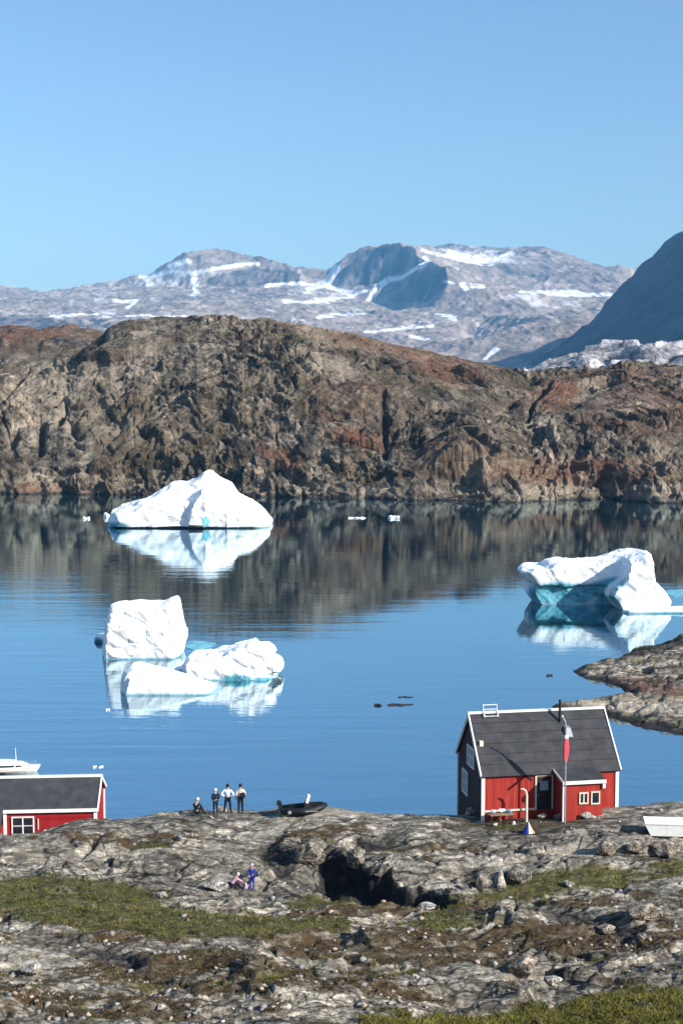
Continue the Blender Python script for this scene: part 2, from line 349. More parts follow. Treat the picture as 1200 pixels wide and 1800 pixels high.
# ------------------------------------------------------------------ near ground
COLS = [-700, -300, 0, 170, 330, 450, 560, 700, 830, 970, 1090, 1200, 1500, 1900]
ROWS = [(20, None, 22.0), (30, None, 16.6), (40, 1935, None), (48, 1800, None), (53, 1722, None), (58, 1652, None), (63, 1600, None), (68, 1562, None), (72, 1508, None), (75.5, 1465, None), (78.5, None, None), (82, None, -1.3), (88, None, -4.6), (95, None, -8.3), (102, None, -11.5), (125, None, -16.0)]
CREST = dict(zip(COLS, [1490, 1482, 1474, 1447, 1432, 1428, 1420, 1436, 1434, 1434, 1418, 1409, 1398, 1390]))
ADJ = {72: dict(zip(COLS, [10,10,10,4,0,0,-4,0,-2,-8,-14,-18,-20,-20])), 75.5: dict(zip(COLS, [16,14,12,4,0,0,-8,0,-6,-14,-22,-28,-30,-30])), 68: dict(zip(COLS, [4,4,4,0,0,4,0,0,0,-6,-14,-20,-20,-20]))}
tab = np.zeros((len(ROWS), len(COLS)))
for j, c in enumerate(COLS):
    zc = zat(CREST[c], 78.5)
    for i, (D, py, dz) in enumerate(ROWS):
        if D == 78.5: tab[i, j] = zc
        elif D > 78.5: tab[i, j] = zc+dz
        elif py is None: tab[i, j] = dz
        else: tab[i, j] = zat(py+ADJ.get(D, {}).get(c, 0), D)
def smooth_interp(xs, ys, x):
    """monotone cubic along the last axis of ys (k, n) at points x (n)"""
    xs = np.asarray(xs, float); i = np.clip(np.searchsorted(xs, x)-1, 0, len(xs)-2); h = xs[i+1]-xs[i]; t = (x-xs[i])/h
    d = np.gradient(ys, xs, axis=0)
    n = np.arange(ys.shape[1])
    y0, y1, m0, m1 = ys[i, n], ys[i+1, n], d[i, n]*h, d[i+1, n]*h
    return (2*t**3-3*t**2+1)*y0+(t**3-2*t**2+t)*m0+(-2*t**3+3*t**2)*y1+(t**3-t**2)*m1
def ground_base(x, y):
    x = np.asarray(x, float).ravel(); y = np.asarray(y, float).ravel()
    pc = np.clip(600+F*x/np.maximum(y, 10), -700, 1900); Dr = [r[0] for r in ROWS]
    j = np.clip(np.searchsorted(COLS, pc)-1, 0, len(COLS)-2); ca = np.asarray(COLS, float); t = (pc-ca[j])/(ca[j+1]-ca[j]); t = t*t*(3-2*t)
    col = tab[:, j]*(1-t)+tab[:, j+1]*t
    return smooth_interp(Dr, col, np.clip(y, 20, 125))
HOUSE_R = P(848, 1424, 77.0); AR = R(10)
def ground_zones(x, y, zb):
    px, py = proj(x, y, zb)
    n = fbm(x*0.35, y*0.5, 11, 3)
    g = np.zeros(x.shape)
    for (cx, cy, rx, ry, an, k) in [(120,1590,190,42,3,1),(300,1622,250,28,2,1),(520,1620,120,20,4,.75),(560,1585,60,12,0,.8),(830,1585,150,16,-3,.8),(760,1625,150,14,0,.6),(1010,1548,150,16,-4,.85),(1170,1530,110,13,-5,.9),(960,1800,300,30,0,1),(1150,1775,150,40,0,1),(680,1790,60,20,0,.7),(60,1655,100,10,0,.5),(640,1690,90,8,0,.3),(620,1680,140,8,0,.4),(700,1712,140,10,0,.5),(880,1452,60,8,0,.5),(330,1690,150,10,-3,.4),(120,1720,160,10,0,.45),(400,1730,180,14,0,.5),(1000,1690,150,10,0,.4),(280,1488,60,6,0,.6),(620,1480,90,7,0,.5),(1150,1600,120,8,0,.35)]:
        g = np.maximum(g, k*blob(px, py, cx, cy, rx, ry, an, 0.35))
    g = sst(0.40, 0.70, g+0.42*n+0.24*fbm(x*1.7, y*2.4, 5, 4))
    r = np.zeros(x.shape)
    for (cx, cy, rx, ry, an, k) in [(560,1468,90,12,-8,1),(230,1478,160,9,0,.7),(700,1500,150,7,-3,.8),(910,1448,110,12,0,.9),(850,1650,350,14,-2,.8),(650,1690,220,12,0,.9),(330,1700,260,20,-4,.7),(1100,1660,160,20,-3,.6),(100,1770,260,26,0,.6),(720,1600,200,14,0,.9),(1050,1585,190,10,-4,.5),(420,1645,200,8,0,.8),(520,1740,240,20,0,.6),(230,1650,120,8,0,.6)]:
        r = np.maximum(r, k*blob(px, py, cx, cy, rx, ry, an, 0.45))
    r = sst(0.31, 0.62, r+0.55*fbm(x*0.6+3, y*1.1, 21, 5)+0.12*sst(70, 60, y))*(1-g)
    l = np.zeros(x.shape)
    for (cx, cy, rx, ry, an, k) in [(480,1452,100,8,-25,.9),(590,1430,120,9,0,1),(1180,1625,130,12,-6,1),(1040,1610,60,6,-4,.8),(800,1655,300,10,-3,.9),(540,1670,200,12,-4,.7),(420,1530,50,40,30,.7),(980,1500,90,20,0,.8),(1130,1490,100,16,-5,.9),(830,1520,60,30,0,.6),(40,1680,60,30,35,.8),(900,1700,60,14,0,.6),(200,1500,200,20,0,.5),(1180,1425,60,9,10,.8)]:
        l = np.maximum(l, k*blob(px, py, cx, cy, rx, ry, an, 0.4))
    l = np.clip(l*(0.7+0.6*n), 0, 1)*(1-g)*(1-r*0.6)
    return g, r, l
CA = np.array([-0.75, 72.0]); CB = np.array([6.6, 65.8])
def ground_full(x, y):
    sh = x.shape; xf = x.ravel(); yf = y.ravel()
    zb = ground_base(xf, yf); g, r, l = ground_zones(xf, yf, zb)
    rockm = 1-0.88*g
    # broad whaleback swells, tilted fractured blocks at three sizes, then fine relief
    wx = xf+0.7*pn(xf*0.4, yf*0.4, 61); wy = yf+0.7*pn(xf*0.4+9, yf*0.4, 62)
    c, s = math.cos(R(14)), math.sin(R(14)); u = wx*c+wy*s; v = -wx*s+wy*c
    h = 0.42*fbm(xf*0.10, yf*0.22, 31, 3)
    b1, k1 = vor(u*0.22, v*0.42, 71, 0.9); b2, k2 = vor(u*0.6, v*1.0, 81, 0.9); b3, k3 = vor(u*1.8, v*2.6, 91, 0.9)
    rm = 0.35+0.65*sst(-0.3, 0.5, fbm(xf*0.15+5, yf*0.2, 41, 3)+0.1)
    rough = rockm*rm
    h += rough*(0.70*b1+0.10*k1+0.24*b2+0.09*k2+0.06*b3+0.03*k3)
    h += rockm*0.13*ridged(u*0.22, v*1.25, 51, 4)+0.035*fbm(xf*3.2, yf*3.2, 55, 3)*(0.4+0.6*rockm)+0.05*g*fbm(xf*1.3, yf*1.3, 57, 3)
    # ground levelled beside the red house and along the crest
    hx = xf-HOUSE_R.x; hy = yf-HOUSE_R.y; lx = hx*math.cos(AR)+hy*math.sin(AR); ly = -hx*math.sin(AR)+hy*math.cos(AR)
    hd = np.hypot(np.maximum(np.maximum(-0.3-lx, lx-8.4), 0), np.maximum(np.maximum(-2.2-ly, ly-5.6), 0))
    calm = sst(0.2, 2.2, hd)
    h *= 0.18+0.82*calm
    cr = np.exp(-((yf-78)/3.0)**2); h *= 1-0.62*cr
    z = zb+h
    pad = HOUSE_R.z-0.02-0.28*np.clip(ly, 0, 9); z = np.where(ly > -2.2, z*calm+np.minimum(z, pad)*(1-calm), z)
    # the deep black cleft: a step whose face looks away from the sun
    dv = (CB-CA)/np.linalg.norm(CB-CA); L = np.linalg.norm(CB-CA); nv = np.array([dv[1], -dv[0]])
    if nv[1] > 0: nv = -nv
    t = ((xf-CA[0])*dv[0]+(yf-CA[1])*dv[1]); sdist = (xf-CA[0])*nv[0]+(yf-CA[1])*nv[1]+0.45*pn(xf*0.5, yf*0.5, 99)+0.12*pn(xf*2.1, yf*2.1, 98)
    along = sst(-0.8, 0.8, t)*(1-sst(L-1.2, L+0.6, t))
    dep = sst(-0.10, 0.12, sdist)*(1-sst(2.4, 4.6, sdist))
    z = z-1.75*along*dep + 0.35*along*np.exp(-((sdist+0.9)/1.1)**2)
    darkz = along*sst(-0.22, -0.02, sdist)*(1-sst(2.3, 3.6, sdist))  # the cleft's shade is also painted near-black on the rock
    # smaller steps, their shade also painted into the rock colour
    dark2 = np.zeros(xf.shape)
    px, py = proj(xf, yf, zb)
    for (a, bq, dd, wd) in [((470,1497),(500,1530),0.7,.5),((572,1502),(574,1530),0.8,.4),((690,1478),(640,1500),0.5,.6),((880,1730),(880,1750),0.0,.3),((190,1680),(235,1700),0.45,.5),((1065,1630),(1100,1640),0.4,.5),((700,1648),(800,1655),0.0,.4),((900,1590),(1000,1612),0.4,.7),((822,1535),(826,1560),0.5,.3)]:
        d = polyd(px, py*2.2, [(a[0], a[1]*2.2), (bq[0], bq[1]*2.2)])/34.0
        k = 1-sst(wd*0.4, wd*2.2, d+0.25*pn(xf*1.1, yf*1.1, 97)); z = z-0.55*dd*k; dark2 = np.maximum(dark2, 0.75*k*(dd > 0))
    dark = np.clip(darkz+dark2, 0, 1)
    return [a.reshape(sh) for a in (z, g, r, l, dark)]
uu = np.concatenate([np.linspace(-0.62, -0.30, 60)[:-1], np.linspace(-0.30, 0.30, 860), np.linspace(0.30, 0.62, 60)[1:]])
dd = np.concatenate([np.linspace(20, 42, 60)[:-1], np.linspace(42, 86, 620), np.linspace(86, 125, 90)[1:]])
U, Y = np.meshgrid(uu, dd); X = U*Y
Z, G, RZ, LZ, DK = ground_full(X, Y)
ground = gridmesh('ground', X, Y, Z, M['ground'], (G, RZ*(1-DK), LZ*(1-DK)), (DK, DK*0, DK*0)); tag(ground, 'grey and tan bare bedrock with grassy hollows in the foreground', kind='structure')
def gz(x, y): return float(ground_full(np.array([float(x)]), np.array([float(y)]))[0][0])
def ground_hit(px, py):
    """where on the real ground surface the sight line through that point of the photo lands"""
    Ds = np.linspace(42, 84, 900); a = (px-600)/F; b = (900-py)/F; dy = CT+b*ST
    xs = a*Ds/dy; zs = CZ+slope(py)*Ds; zg = ground_full(xs, Ds)[0]
    k = np.argmax(zs <= zg) if np.any(zs <= zg) else int(np.argmin(zs-zg))
    return Vector((xs[k], Ds[k], zg[k]))
# hidden slope under and behind the viewpoint
me = fastmesh('viewpoint_slope', [(-60,-60,33),(60,-60,33),(60,-2,31),(-60,-2,31),(60,20.2,21.6),(-60,20.2,21.6)], [(0,1,2,3),(3,2,4,5)])
setcol(me, 'zone', np.zeros(3)); setcol(me, 'zone2', np.zeros(3)); tag(link('ground', me, M['ground']), 'bare rock slope under the viewpoint', kind='structure')
print('ground done')

# ------------------------------------------------------------------ water
wx = np.concatenate([[-8000], np.linspace(-140, 140, 140), [8000]]); wy = np.concatenate([[-200], np.linspace(60, 480, 210), [14000]])
WX, WY = np.meshgrid(wx, wy); wp, wq = proj(WX, np.maximum(WY, 20), 0*WX)
wind = sst(960, 1060, wq+0.16*(300-wp)*0.6)*(1-sst(200, 520, wp))*0.55
wind = np.maximum(wind, 0.40*sst(1120, 1230, wq)); wind = np.maximum(wind, 0.22*blob(wp, wq, 560, 1115, 420, 20, 2, .6)); wind = np.where((wp < -200) | (wp > 1400), 0.3, wind)
water = gridmesh('water', WX, WY, WX*0, M['water'], (wind, wind*0, wind*0)); tag(water, 'calm blue fjord water mirroring the hill', kind='structure')

# ------------------------------------------------------------------ the brown hill across the fjord
def tabi(px, t): a = sorted(t); return np.interp(px, [p[0] for p in a], [p[1] for p in a])
SKYL = [(-900,700),(-300,672),(0,652),(60,640),(120,622),(150,604),(185,584),(230,566),(285,558),(340,559),(400,564),(470,566),(560,575),(640,592),(700,609),(760,618),(830,634),(880,645),(925,654),(960,652),(1000,652),(1050,648),(1100,640),(1150,641),(1200,642),(1500,650),(2000,660)]
RD = [(-900,600),(-300,560),(0,545),(120,570),(285,580),(500,572),(700,580),(925,600),(1100,585),(1300,590),(2000,600)]
def hill_fn(U, Y, which):
    px = 600+F*U; x = U*Y
    sh = tabi(px, [(-900,846),(-300,862),(0,867),(250,869),(480,872),(700,879),(900,882),(1200,884),(1600,888),(2000,890)])
    Ds = shoreD(sh); sn_ = 5*fbm(x*0.03, x*0, 3, 4)+2*pn(x*0.16, x*0, 8)
    Dr = tabi(px, RD); zr = zat(tabi(px, SKYL), Dr)
    t = (Y-Ds)/(Dr-Ds); t = t-sn_/(Dr-Ds)*np.exp(-9*np.maximum(t, 0))
    p = np.where(t < 0, t*2.2, np.sin(np.clip(t, 0, 1)*math.pi/2)**0.92)
    p = np.where(t > 1, 1-0.9*(t-1), p)
    z = zr*p
    m = sst(-0.08, 0.02, t)*(1-0.65*np.exp(-((t-1)/0.10)**2))
    wx = x+9*pn(x*0.02, Y*0.02, 1); wy = Y+9*pn(x*0.02+5, Y*0.02, 2)
    dY = np.gradient(Y, axis=0); dzz = np.gradient(z, axis=0); S = np.cumsum(np.hypot(dY, dzz), axis=0); i0 = np.argmax(t > 0, axis=0); S = S-S[i0, np.arange(S.shape[1])][None, :]   # length measured up the slope
    nl = np.hypot(dY, dzz); ny = np.clip(dzz/nl, 0, 1); nz = dY/nl
    wx = x+8*pn(x*0.022, S*0.022, 1)+1.2*pn(x*0.1, S*0.1, 7); wy = S+8*pn(x*0.022+5, S*0.022, 2)+1.2*pn(x*0.1+3, S*0.1, 8)
    c, s = math.cos(R(24)), math.sin(R(24)); u = wx*c+wy*s; v = -wx*s+wy*c
    b1, k1 = vor(u*0.036, v*0.050, 201, 1.0); b2, k2 = vor(u*0.095, v*0.13, 211, 1.1); b3, k3 = vor(wx*0.24+wy*.1, wy*0.28, 221, 1.2); b4, k4 = vor(wx*0.5, wy*0.6, 231, 1.1)
    low = 1+0.5*(1-sst(0.1, 0.4, t))
    h = -1.0+1.6*fbm(x*0.03, S*0.035, 5, 4)+low*(3.2*b1+0.8*k1+2.6*b2+0.9*k2+1.0*b3+0.4*k3+0.5*b4+0.2*k4)+0.45*ridged(u*0.06, v*0.2, 6, 4)+0.3*fbm(x*0.5, S*0.5, 9, 3)
    h = h*m*(0.42+0.72*sst(-0.35, 0.4, fbm(x*0.018, S*0.03, 909, 3))); z = z+h*nz; Yd = Y-h*ny; x = U*Yd*0+x
    z += 7*blob(px, zat0(z, Y), 835, 805, 75, 40, 0, 0.6)
    qy = zat0(z, Y)
    gul = polyd(px, qy, [(672,688),(676,740),(678,800)]); z = z-4.5*np.exp(-((gul+3*pn(x*0.1, Y*0.1, 733))/6.0)**2)
    gul2 = polyd(px, qy, [(925,735),(935,700),(965,675)]); z = z-5*np.exp(-(gul2/5.0)**2)
    cleft = polyd(px, qy, [(118,630),(185,590)]); z = z-5*np.exp(-(cleft/7)**2)
    for pts, dd_, ww in [([(70,790),(75,745)],8,7),([(20,775),(25,760)],6,9),([(105,740),(118,715)],6,5),([(130,750),(140,765)],6,6),([(570,762),(665,788)],3.5,3.5),([(5,700),(50,650)],4,5)]:
        z = z-dd_*np.exp(-(polyd(px, qy, pts)/ww)**2)
    # colour zones: heath, rusty turf, pale rock
    n = fbm(x*0.03, Y*0.03, 301, 4)
    g = sst(-0.15, 0.4, n+0.4*blob(px, qy, 780, 670, 200, 60)+0.35*blob(px, qy, 300, 720, 220, 60)-0.4*blob(px, qy, 120, 700, 140, 60)-0.15*sst(820, 870, qy))*0.7
    rr = np.zeros(x.shape)
    for (cx, cy, rx, ry, an, k) in [(630,770,60,14,8,1.2),(790,655,60,20,10,.9),(690,610,160,16,12,.7),(490,800,40,18,30,.9),(980,690,50,26,-20,1.0),(1100,660,90,20,0,.5),(820,805,90,40,0,.45),(1000,830,170,24,0,.7),(1150,720,120,50,0,.45),(610,700,80,40,0,.4),(60,860,100,14,0,.4)]:
        rr = np.maximum(rr, k*blob(px, qy, cx, cy, rx, ry, an, 0.5))
    rr = np.clip(rr+0.25*fbm(x*0.08, Y*0.08, 311, 3)*(rr > 0.05), 0, 1)
    l = np.zeros(x.shape)
    for (cx, cy, rx, ry, an, k) in [(150,680,130,45,-10,.8),(130,750,100,40,0,.6),(620,590,130,22,12,.7),(560,640,60,26,20,.6),(835,800,70,38,0,.55),(1020,675,60,10,-10,1),(100,855,160,22,0,.6),(560,850,60,20,0,.5),(1130,872,110,9,0,1),(1000,860,160,20,0,.6),(430,670,60,16,-20,.6),(965,745,22,14,0,.9),(1170,800,40,30,0,.7),(960,858,300,12,0,.7),(280,600,60,30,-20,.5)]:
        l = np.maximum(l, k*blob(px, qy, cx, cy, rx, ry, an, 0.5))
    l = np.clip(1.25*l+0.6*fbm(x*0.1, Y*0.1, 321, 3)*(l > 0.1)+0.5*sst(0.25, 0.6, fbm(x*0.06, Y*0.08, 325, 4)), 0, 1)
    g = g*(1-rr*0.8)*(1-0.5*l)
    wet_dark = (0.9*(1-sst(0.1, 1.0, z+0.9*pn(x*0.15, S*0.3, 44))))
    for pts, ww in [([(118,630),(150,608),(185,590)],8),([(672,690),(678,800)],4),([(70,795),(75,740)],7),([(20,780),(30,765)],9)]:
        wet_dark = np.maximum(wet_dark, 0.5*np.exp(-((polyd(px, qy, pts)+3*pn(x*0.15, Y*0.15, 734))/ww)**2))  # gully and cleft lines darkened as well as the waterline
    return x, Yd, z, g, rr, l, wet_dark
def zat0(z, Y): return proj(0*z, Y, z)[1]
U, Y = np.meshgrid(np.linspace(-0.42, 0.42, 1150), np.concatenate([np.linspace(425, 600, 640), np.linspace(602, 760, 40)]))
X, Yd, Z, G, RZ, LZ, DK = hill_fn(U, Y, 0)
tag(gridmesh('hill', X, Yd, Z, M['hill'], (G, RZ, LZ), (DK, DK*0, DK*0)), 'rugged brown rocky hill rising from the far shore', kind='structure')
# reddish rear ridge at the left
U, Y = np.meshgrid(np.linspace(-0.55, 0.02, 420), np.linspace(620, 1000, 160)); px = 600+F*U; X = U*Y
zr = zat(tabi(px, [(-900,575),(0,577),(60,575),(110,580),(160,584),(200,590),(300,606),(450,640),(700,680)]), 860)
t = (Y-640)/(860-640); Z = zr*np.where(t < 1, np.sin(np.clip(t, 0, 1)*math.pi/2), 1-0.8*(t-1))
b1, k1 = vor(X*0.03, Y*0.03, 401, 0.9); b2, k2 = vor(X*0.09, Y*0.08, 405, 0.9)
Z = Z+(5*fbm(X*0.012, Y*0.012, 71, 4)+5*b1+2.4*b2+0.6*k2)*(1-0.8*np.exp(-((t-1)/0.1)**2))
qy = zat0(Z, Y); n = fbm(X*0.03, Y*0.03, 77, 4)
rr = np.clip(1-sst(588, 612, qy)+n*0.8, 0, 1); l = blob(px, qy, 40, 623, 40, 6, 5, .5)+blob(px, qy, 80, 622, 40, 4)*0.6
tag(gridmesh('hill', X, Y, Z, M['hill'], (np.clip(0.5+n, 0, 1)*(1-rr), rr*0.8, np.clip(l, 0, 1)), (0*l, 0*l, 0*l)), 'low reddish ridge behind the left end of the brown hill', kind='structure')
# pale rocky hill at the right
U, Y = np.meshgrid(np.linspace(0.10, 0.55, 420), np.linspace(800, 1700, 260)); px = 600+F*U; X = U*Y
zr = zat(tabi(px, [(800,690),(930,652),(980,642),(1010,630),(1040,624),(1080,616),(1130,608),(1200,602),(1400,590),(1900,570)]), 1350)
t = (Y-820)/(1350-820); Z = zr*np.where(t < 1, np.sin(np.clip(t, 0, 1)*math.pi/2), 1-0.8*(t-1))
b1, k1 = vor(X*0.018, Y*0.014, 501, 0.9); b2, k2 = vor(X*0.05, Y*0.04, 505, 0.9)
Z = Z+(10*fbm(X*0.008, Y*0.008, 81, 4)+11*b1+3*k1+6*b2+1.5*k2)*(1-0.75*np.exp(-((t-1)/0.08)**2))
tag(gridmesh('hill', X, Y, Z, M['far_hill'], (0*Z, 0*Z, 0.5+0*Z), (0*Z, 0*Z, 0*Z)), 'pale grey rocky hill below the blue mountain at right', kind='structure')
print('hills done')

# ------------------------------------------------------------------ distant mountains
CP = []
def row(D, pts): CP.extend([(px, py, D) for px, py in pts])
row(13500, [(-900,640),(-300,620),(200,600),(600,590),(1000,590),(1500,590),(2000,600)])
row(10900, [(-600,560),(-200,560),(105,575),(300,560),(540,560),(640,540),(1000,560),(1107,570),(1300,570)])
row(9800, [(-900,520),(-500,500),(-200,506),(-60,504),(0,500),(55,510)])
CP += [(105,527,9700),(150,506,9600),(200,496,9600),(260,484,9500),(300,466,9400),(323,448,9400),(345,445,9400),(400,443,9500),(450,452,9500),(500,466,9400),(540,490,9300)]
CP += [(575,478,9300),(610,452,9250),(645,436,9200),(692,427,9000),(730,441,8750),(748,463,8400)]
CP += [(600,516,8900),(640,506,8900),(668,500,8850),(703,487,8780),(575,502,9100),(735,470,8560)]
CP += [(782,468,8100),(788,500,7850),(765,545,7550),(690,545,8450),(722,562,7900)]
CP += [(760,437,10800),(800,430,10800),(835,436,10800),(850,470,8900),(870,452,9900),(905,446,9900),(960,438,9900),(1000,450,9900),(1040,467,9900),(1085,470,9900),(1107,492,9800),(1150,510,9700),(1300,510,9700),(1600,500,9700)]
CP += [(880,500,8600),(960,500,8700),(1100,505,8800),(900,515,8450),(1000,520,8400),(1100,530,8300),(1300,540,8300)]
row(7600, [(-600,560),(-200,552),(0,548),(100,552),(200,543),(300,535),(400,530),(500,535),(600,548)])
CP += [(375,478,9150),(530,487,9100),(340,508,9000),(440,506,9000),(525,503,9000),(850,560,7300),(950,560,7300),(1060,565,7200),(1200,570,7200),(1500,580,7200)]
row(6200, [(-600,580),(0,575),(150,572),(300,565),(500,585),(650,600),(760,610),(820,625),(1250,620)])
CP += [(850,600,5800),(905,580,5900),(960,565,6100),(840,640,5300),(900,640,5200),(960,645,5000),(1050,620,5500)]
row(4700, [(-600,640),(0,640),(300,645),(600,650),(1300,660),(1900,660)])
row(3800, [(-900,712),(0,712),(600,712),(1200,712),(2000,712)])
pts3 = [P(*c) for c in CP]
v2 = [Vector((p.x, p.y)) for p in pts3]
res = delaunay_2d_cdt(v2, [], [], 0, 1e-3); dv, de, df, ov = res[0], res[1], res[2], res[3]
U, Y = np.meshgrid(np.linspace(-0.36, 0.36, 760), np.concatenate([np.linspace(4000, 10200, 640), np.linspace(10220, 13000, 60)])); X = U*Y
Z = np.full(X.shape, -50.0)
for f in df:
    a, b_, c_ = [dv[i] for i in f]; za, zb_, zc_ = [pts3[ov[i][0]].z for i in f]
    den = (b_.y-c_.y)*(a.x-c_.x)+(c_.x-b_.x)*(a.y-c_.y)
    if abs(den) < 1e-6: continue
    w0 = ((b_.y-c_.y)*(X-c_.x)+(c_.x-b_.x)*(Y-c_.y))/den; w1 = ((c_.y-a.y)*(X-c_.x)+(a.x-c_.x)*(Y-c_.y))/den; w2 = 1-w0-w1
    m = (w0 >= -1e-6) & (w1 >= -1e-6) & (w2 >= -1e-6); Z[m] = (w0*za+w1*zb_+w2*zc_)[m]
wx = X+120*pn(X*0.002, Y*0.002, 1); wy = Y+120*pn(X*0.002+4, Y*0.002, 2)
amp = sst(20, 300, Z)
Z = Z+amp*(11*ridged(wx*0.0022, wy*0.0016, 601, 5)-7+11*ridged(wx*0.010, wy*0.005, 611, 4)-3+5*fbm(X*0.03, Y*0.03, 621, 3))
px, py = proj(X, Y, Z)
sn = np.zeros(X.shape); wob = 3.2*fbm(X*0.006, Y*0.006, 655, 3); jx = px+6*pn(X*0.003, Y*0.003, 656); jy = (py+4*pn(X*0.004+7, Y*0.004, 657))*1.3
for pts, ww in [([(742,452),(750,461),(738,468),(705,485),(680,492),(664,506),(650,528)],4.5),([(500,531),(560,528),(620,520),(650,512)],4.5),([(915,513),(1000,516),(1100,521)],5.5),([(560,495),(600,513),(620,516)],3.5),([(590,470),(575,495),(540,510)],6),([(255,489),(300,478),(340,480),(375,470),(450,465)],4.5),([(300,468),(330,460)],7),([(780,494),(795,497)],4),([(812,500),(818,508)],5),([(830,502),(850,503)],3),([(340,490),(345,520)],5),([(470,502),(530,498),(560,500)],4),([(740,441),(850,462),(900,444)],5),([(790,447),(860,460)],9),([(180,560),(260,553),(330,558)],2.5),([(560,556),(640,550)],2.5),([(770,556),(800,558)],3),([(640,582),(760,572)],3),([(720,592),(750,595)],3),([(200,530),(240,528),(225,540)],4),([(250,480),(262,500)],6),([(850,630),(870,612)],4),([(90,556),(200,552)],3)]:
    sn = np.maximum(sn, 1-sst(ww*0.6, ww*1.3, polyd(jx, jy, [(a, b_*1.3) for a, b_ in pts])+wob))
n = fbm(X*0.0015, Y*0.0015, 631, 5, 0.6); n2 = fbm(X*0.008, Y*0.004, 641, 4, 0.6)
white = 0.55*blob(px, py, 300, 482, 70, 18, -12, .6)+0.5*blob(px, py, 570, 505, 70, 16, 0, .5)+0.45*blob(px, py, 860, 450, 110, 14, 8, .5)+0.35*blob(px, py, 1000, 530, 130, 16, 3, .5)+0.3*blob(px, py, 640, 535, 120, 20)+0.3*blob(px, py, 220, 530, 130, 24)
sn = np.clip(np.maximum(sn, 0.5*sst(0.34, 0.66, white+0.28*n2+0.25*n)), 0, 1)
sn = np.maximum(sn, 0.35*sst(0.75, 1.0, n2+0.5*n)*sst(150, 400, Z))
face_shade = np.zeros(X.shape)  # shade on the faces, painted as darker rock
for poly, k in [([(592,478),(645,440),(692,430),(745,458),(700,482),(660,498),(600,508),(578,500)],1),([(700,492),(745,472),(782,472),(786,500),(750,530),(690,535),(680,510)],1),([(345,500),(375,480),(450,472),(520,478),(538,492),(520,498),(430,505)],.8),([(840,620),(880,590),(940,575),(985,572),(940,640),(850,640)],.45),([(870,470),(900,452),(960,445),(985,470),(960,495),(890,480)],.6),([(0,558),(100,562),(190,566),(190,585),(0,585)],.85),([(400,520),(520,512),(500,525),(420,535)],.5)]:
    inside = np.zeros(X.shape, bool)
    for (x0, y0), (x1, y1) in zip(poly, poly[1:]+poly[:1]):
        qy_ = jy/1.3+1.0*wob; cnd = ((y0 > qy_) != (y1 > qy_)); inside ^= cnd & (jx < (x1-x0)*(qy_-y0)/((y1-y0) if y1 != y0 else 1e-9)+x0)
    face_shade = np.maximum(face_shade, inside*k*np.clip(0.78+0.7*n2, 0.25, 1))
sn = sn*(1-0.85*(face_shade > 0.7)*(1-sst(0.8, 1.0, sn)))
tag(gridmesh('mountain_range', X, Y, Z, M['mountain'], (sn, face_shade*(1-sn), 0*sn)), 'distant mountain range with snow patches and dark faces', kind='structure')
# big shaded mountain at the right edge, its lit side and summit out of view
xs = np.linspace(450, 3800, 420); ys = np.linspace(3300, 7200, 300); X, Y = np.meshgrid(xs, ys)
edge = [(930,652),(985,622),(1040,575),(1085,540),(1110,500),(1140,455),(1160,425),(1178,412),(1200,404),(1260,360),(1400,290),(1600,220),(1800,190)]
ex = [ (p-600)/F*4500 for p, q in edge]; ez = [float(zat(q, 4500)) for p, q in edge]
zc = np.interp(X, [300]+ex+[2800, 3900], [0]+ez+[760, 200])
fall = np.where(Y > 4500, 1-0.00035*(Y-4500), 1-0.00012*(4500-Y)); Z = zc*np.clip(fall, 0, 1)-0.05*np.maximum(0, 4500-Y)
rid = ridged(X*0.004, Y*0.0012, 701, 4); Z = Z+(26*rid-8+8*ridged(X*0.012, Y*0.003, 711, 3))*sst(20, 150, Z)*(0.18+0.82*sst(40, 500, np.abs(Y-4500)))
tag(gridmesh('mountain', X, Y, Z, M['mountain'], (0*Z, 0.9+0*Z, 0*Z)), 'steep dark blue mountain flank in shade at the right edge', kind='structure')  # rock darkened all over, deepening its shade by colour
print('mountains done')

# ------------------------------------------------------------------ rocky headland at the right, water on both sides
U, Y = np.meshgrid(np.linspace(0.10, 0.62, 700), np.concatenate([np.linspace(100, 235, 460)])); X = U*Y; px, py = proj(X, Y, 0*X)
up = [(1008,1178),(1040,1168),(1080,1160),(1115,1147),(1150,1135),(1200,1118),(1300,1095),(1500,1060),(1900,1050),(1900,1330),(1500,1330),(1300,1312),(1200,1290),(1150,1284),(1110,1276),(1075,1262),(1040,1254),(985,1247),(975,1243),(1010,1238),(1053,1233),(1085,1226),(1104,1220),(1101,1216),(1085,1206),(1067,1197),(1040,1193),(1015,1189)]
inside = np.zeros(X.shape, bool)
for (x0, y0), (x1, y1) in zip(up, up[1:]+up[:1]):
    cnd = ((y0 > py) != (y1 > py)); inside ^= cnd & (px < (x1-x0)*(py-y0)/((y1-y0) if y1 != y0 else 1e-9)+x0)
upw = [tuple(P(a, b_, float(shoreD(b_)))[:2]) for a, b_ in up]
d = polyd(X, Y, upw+[upw[0]]); sd_ = np.where(inside, d, -d)+0.5*fbm(X*0.2, Y*0.2, 805, 4)
h = np.where(sd_ > 0, 2.3*(1-np.exp(-sd_/9.0)), sd_*0.5)
h = np.clip(h, -3, 9)
c, s = math.cos(R(-8)), math.sin(R(-8)); u = X*c+Y*s; v = -X*s+Y*c
b1, k1 = vor(u*0.10, v*0.22, 811, 0.8); b2, k2 = vor(u*0.35, v*0.6, 815, 0.9); b3, k3 = vor(u*1.1, v*1.6, 819, .9)
m = sst(-0.3, 1.5, sd_)
Z = h+m*(0.6*b1+0.2*k1+0.4*b2+0.15*k2+0.16*b3+0.25*ridged(u*0.2, v*0.8, 825, 4)+0.05*fbm(X*2, Y*2, 3, 3))
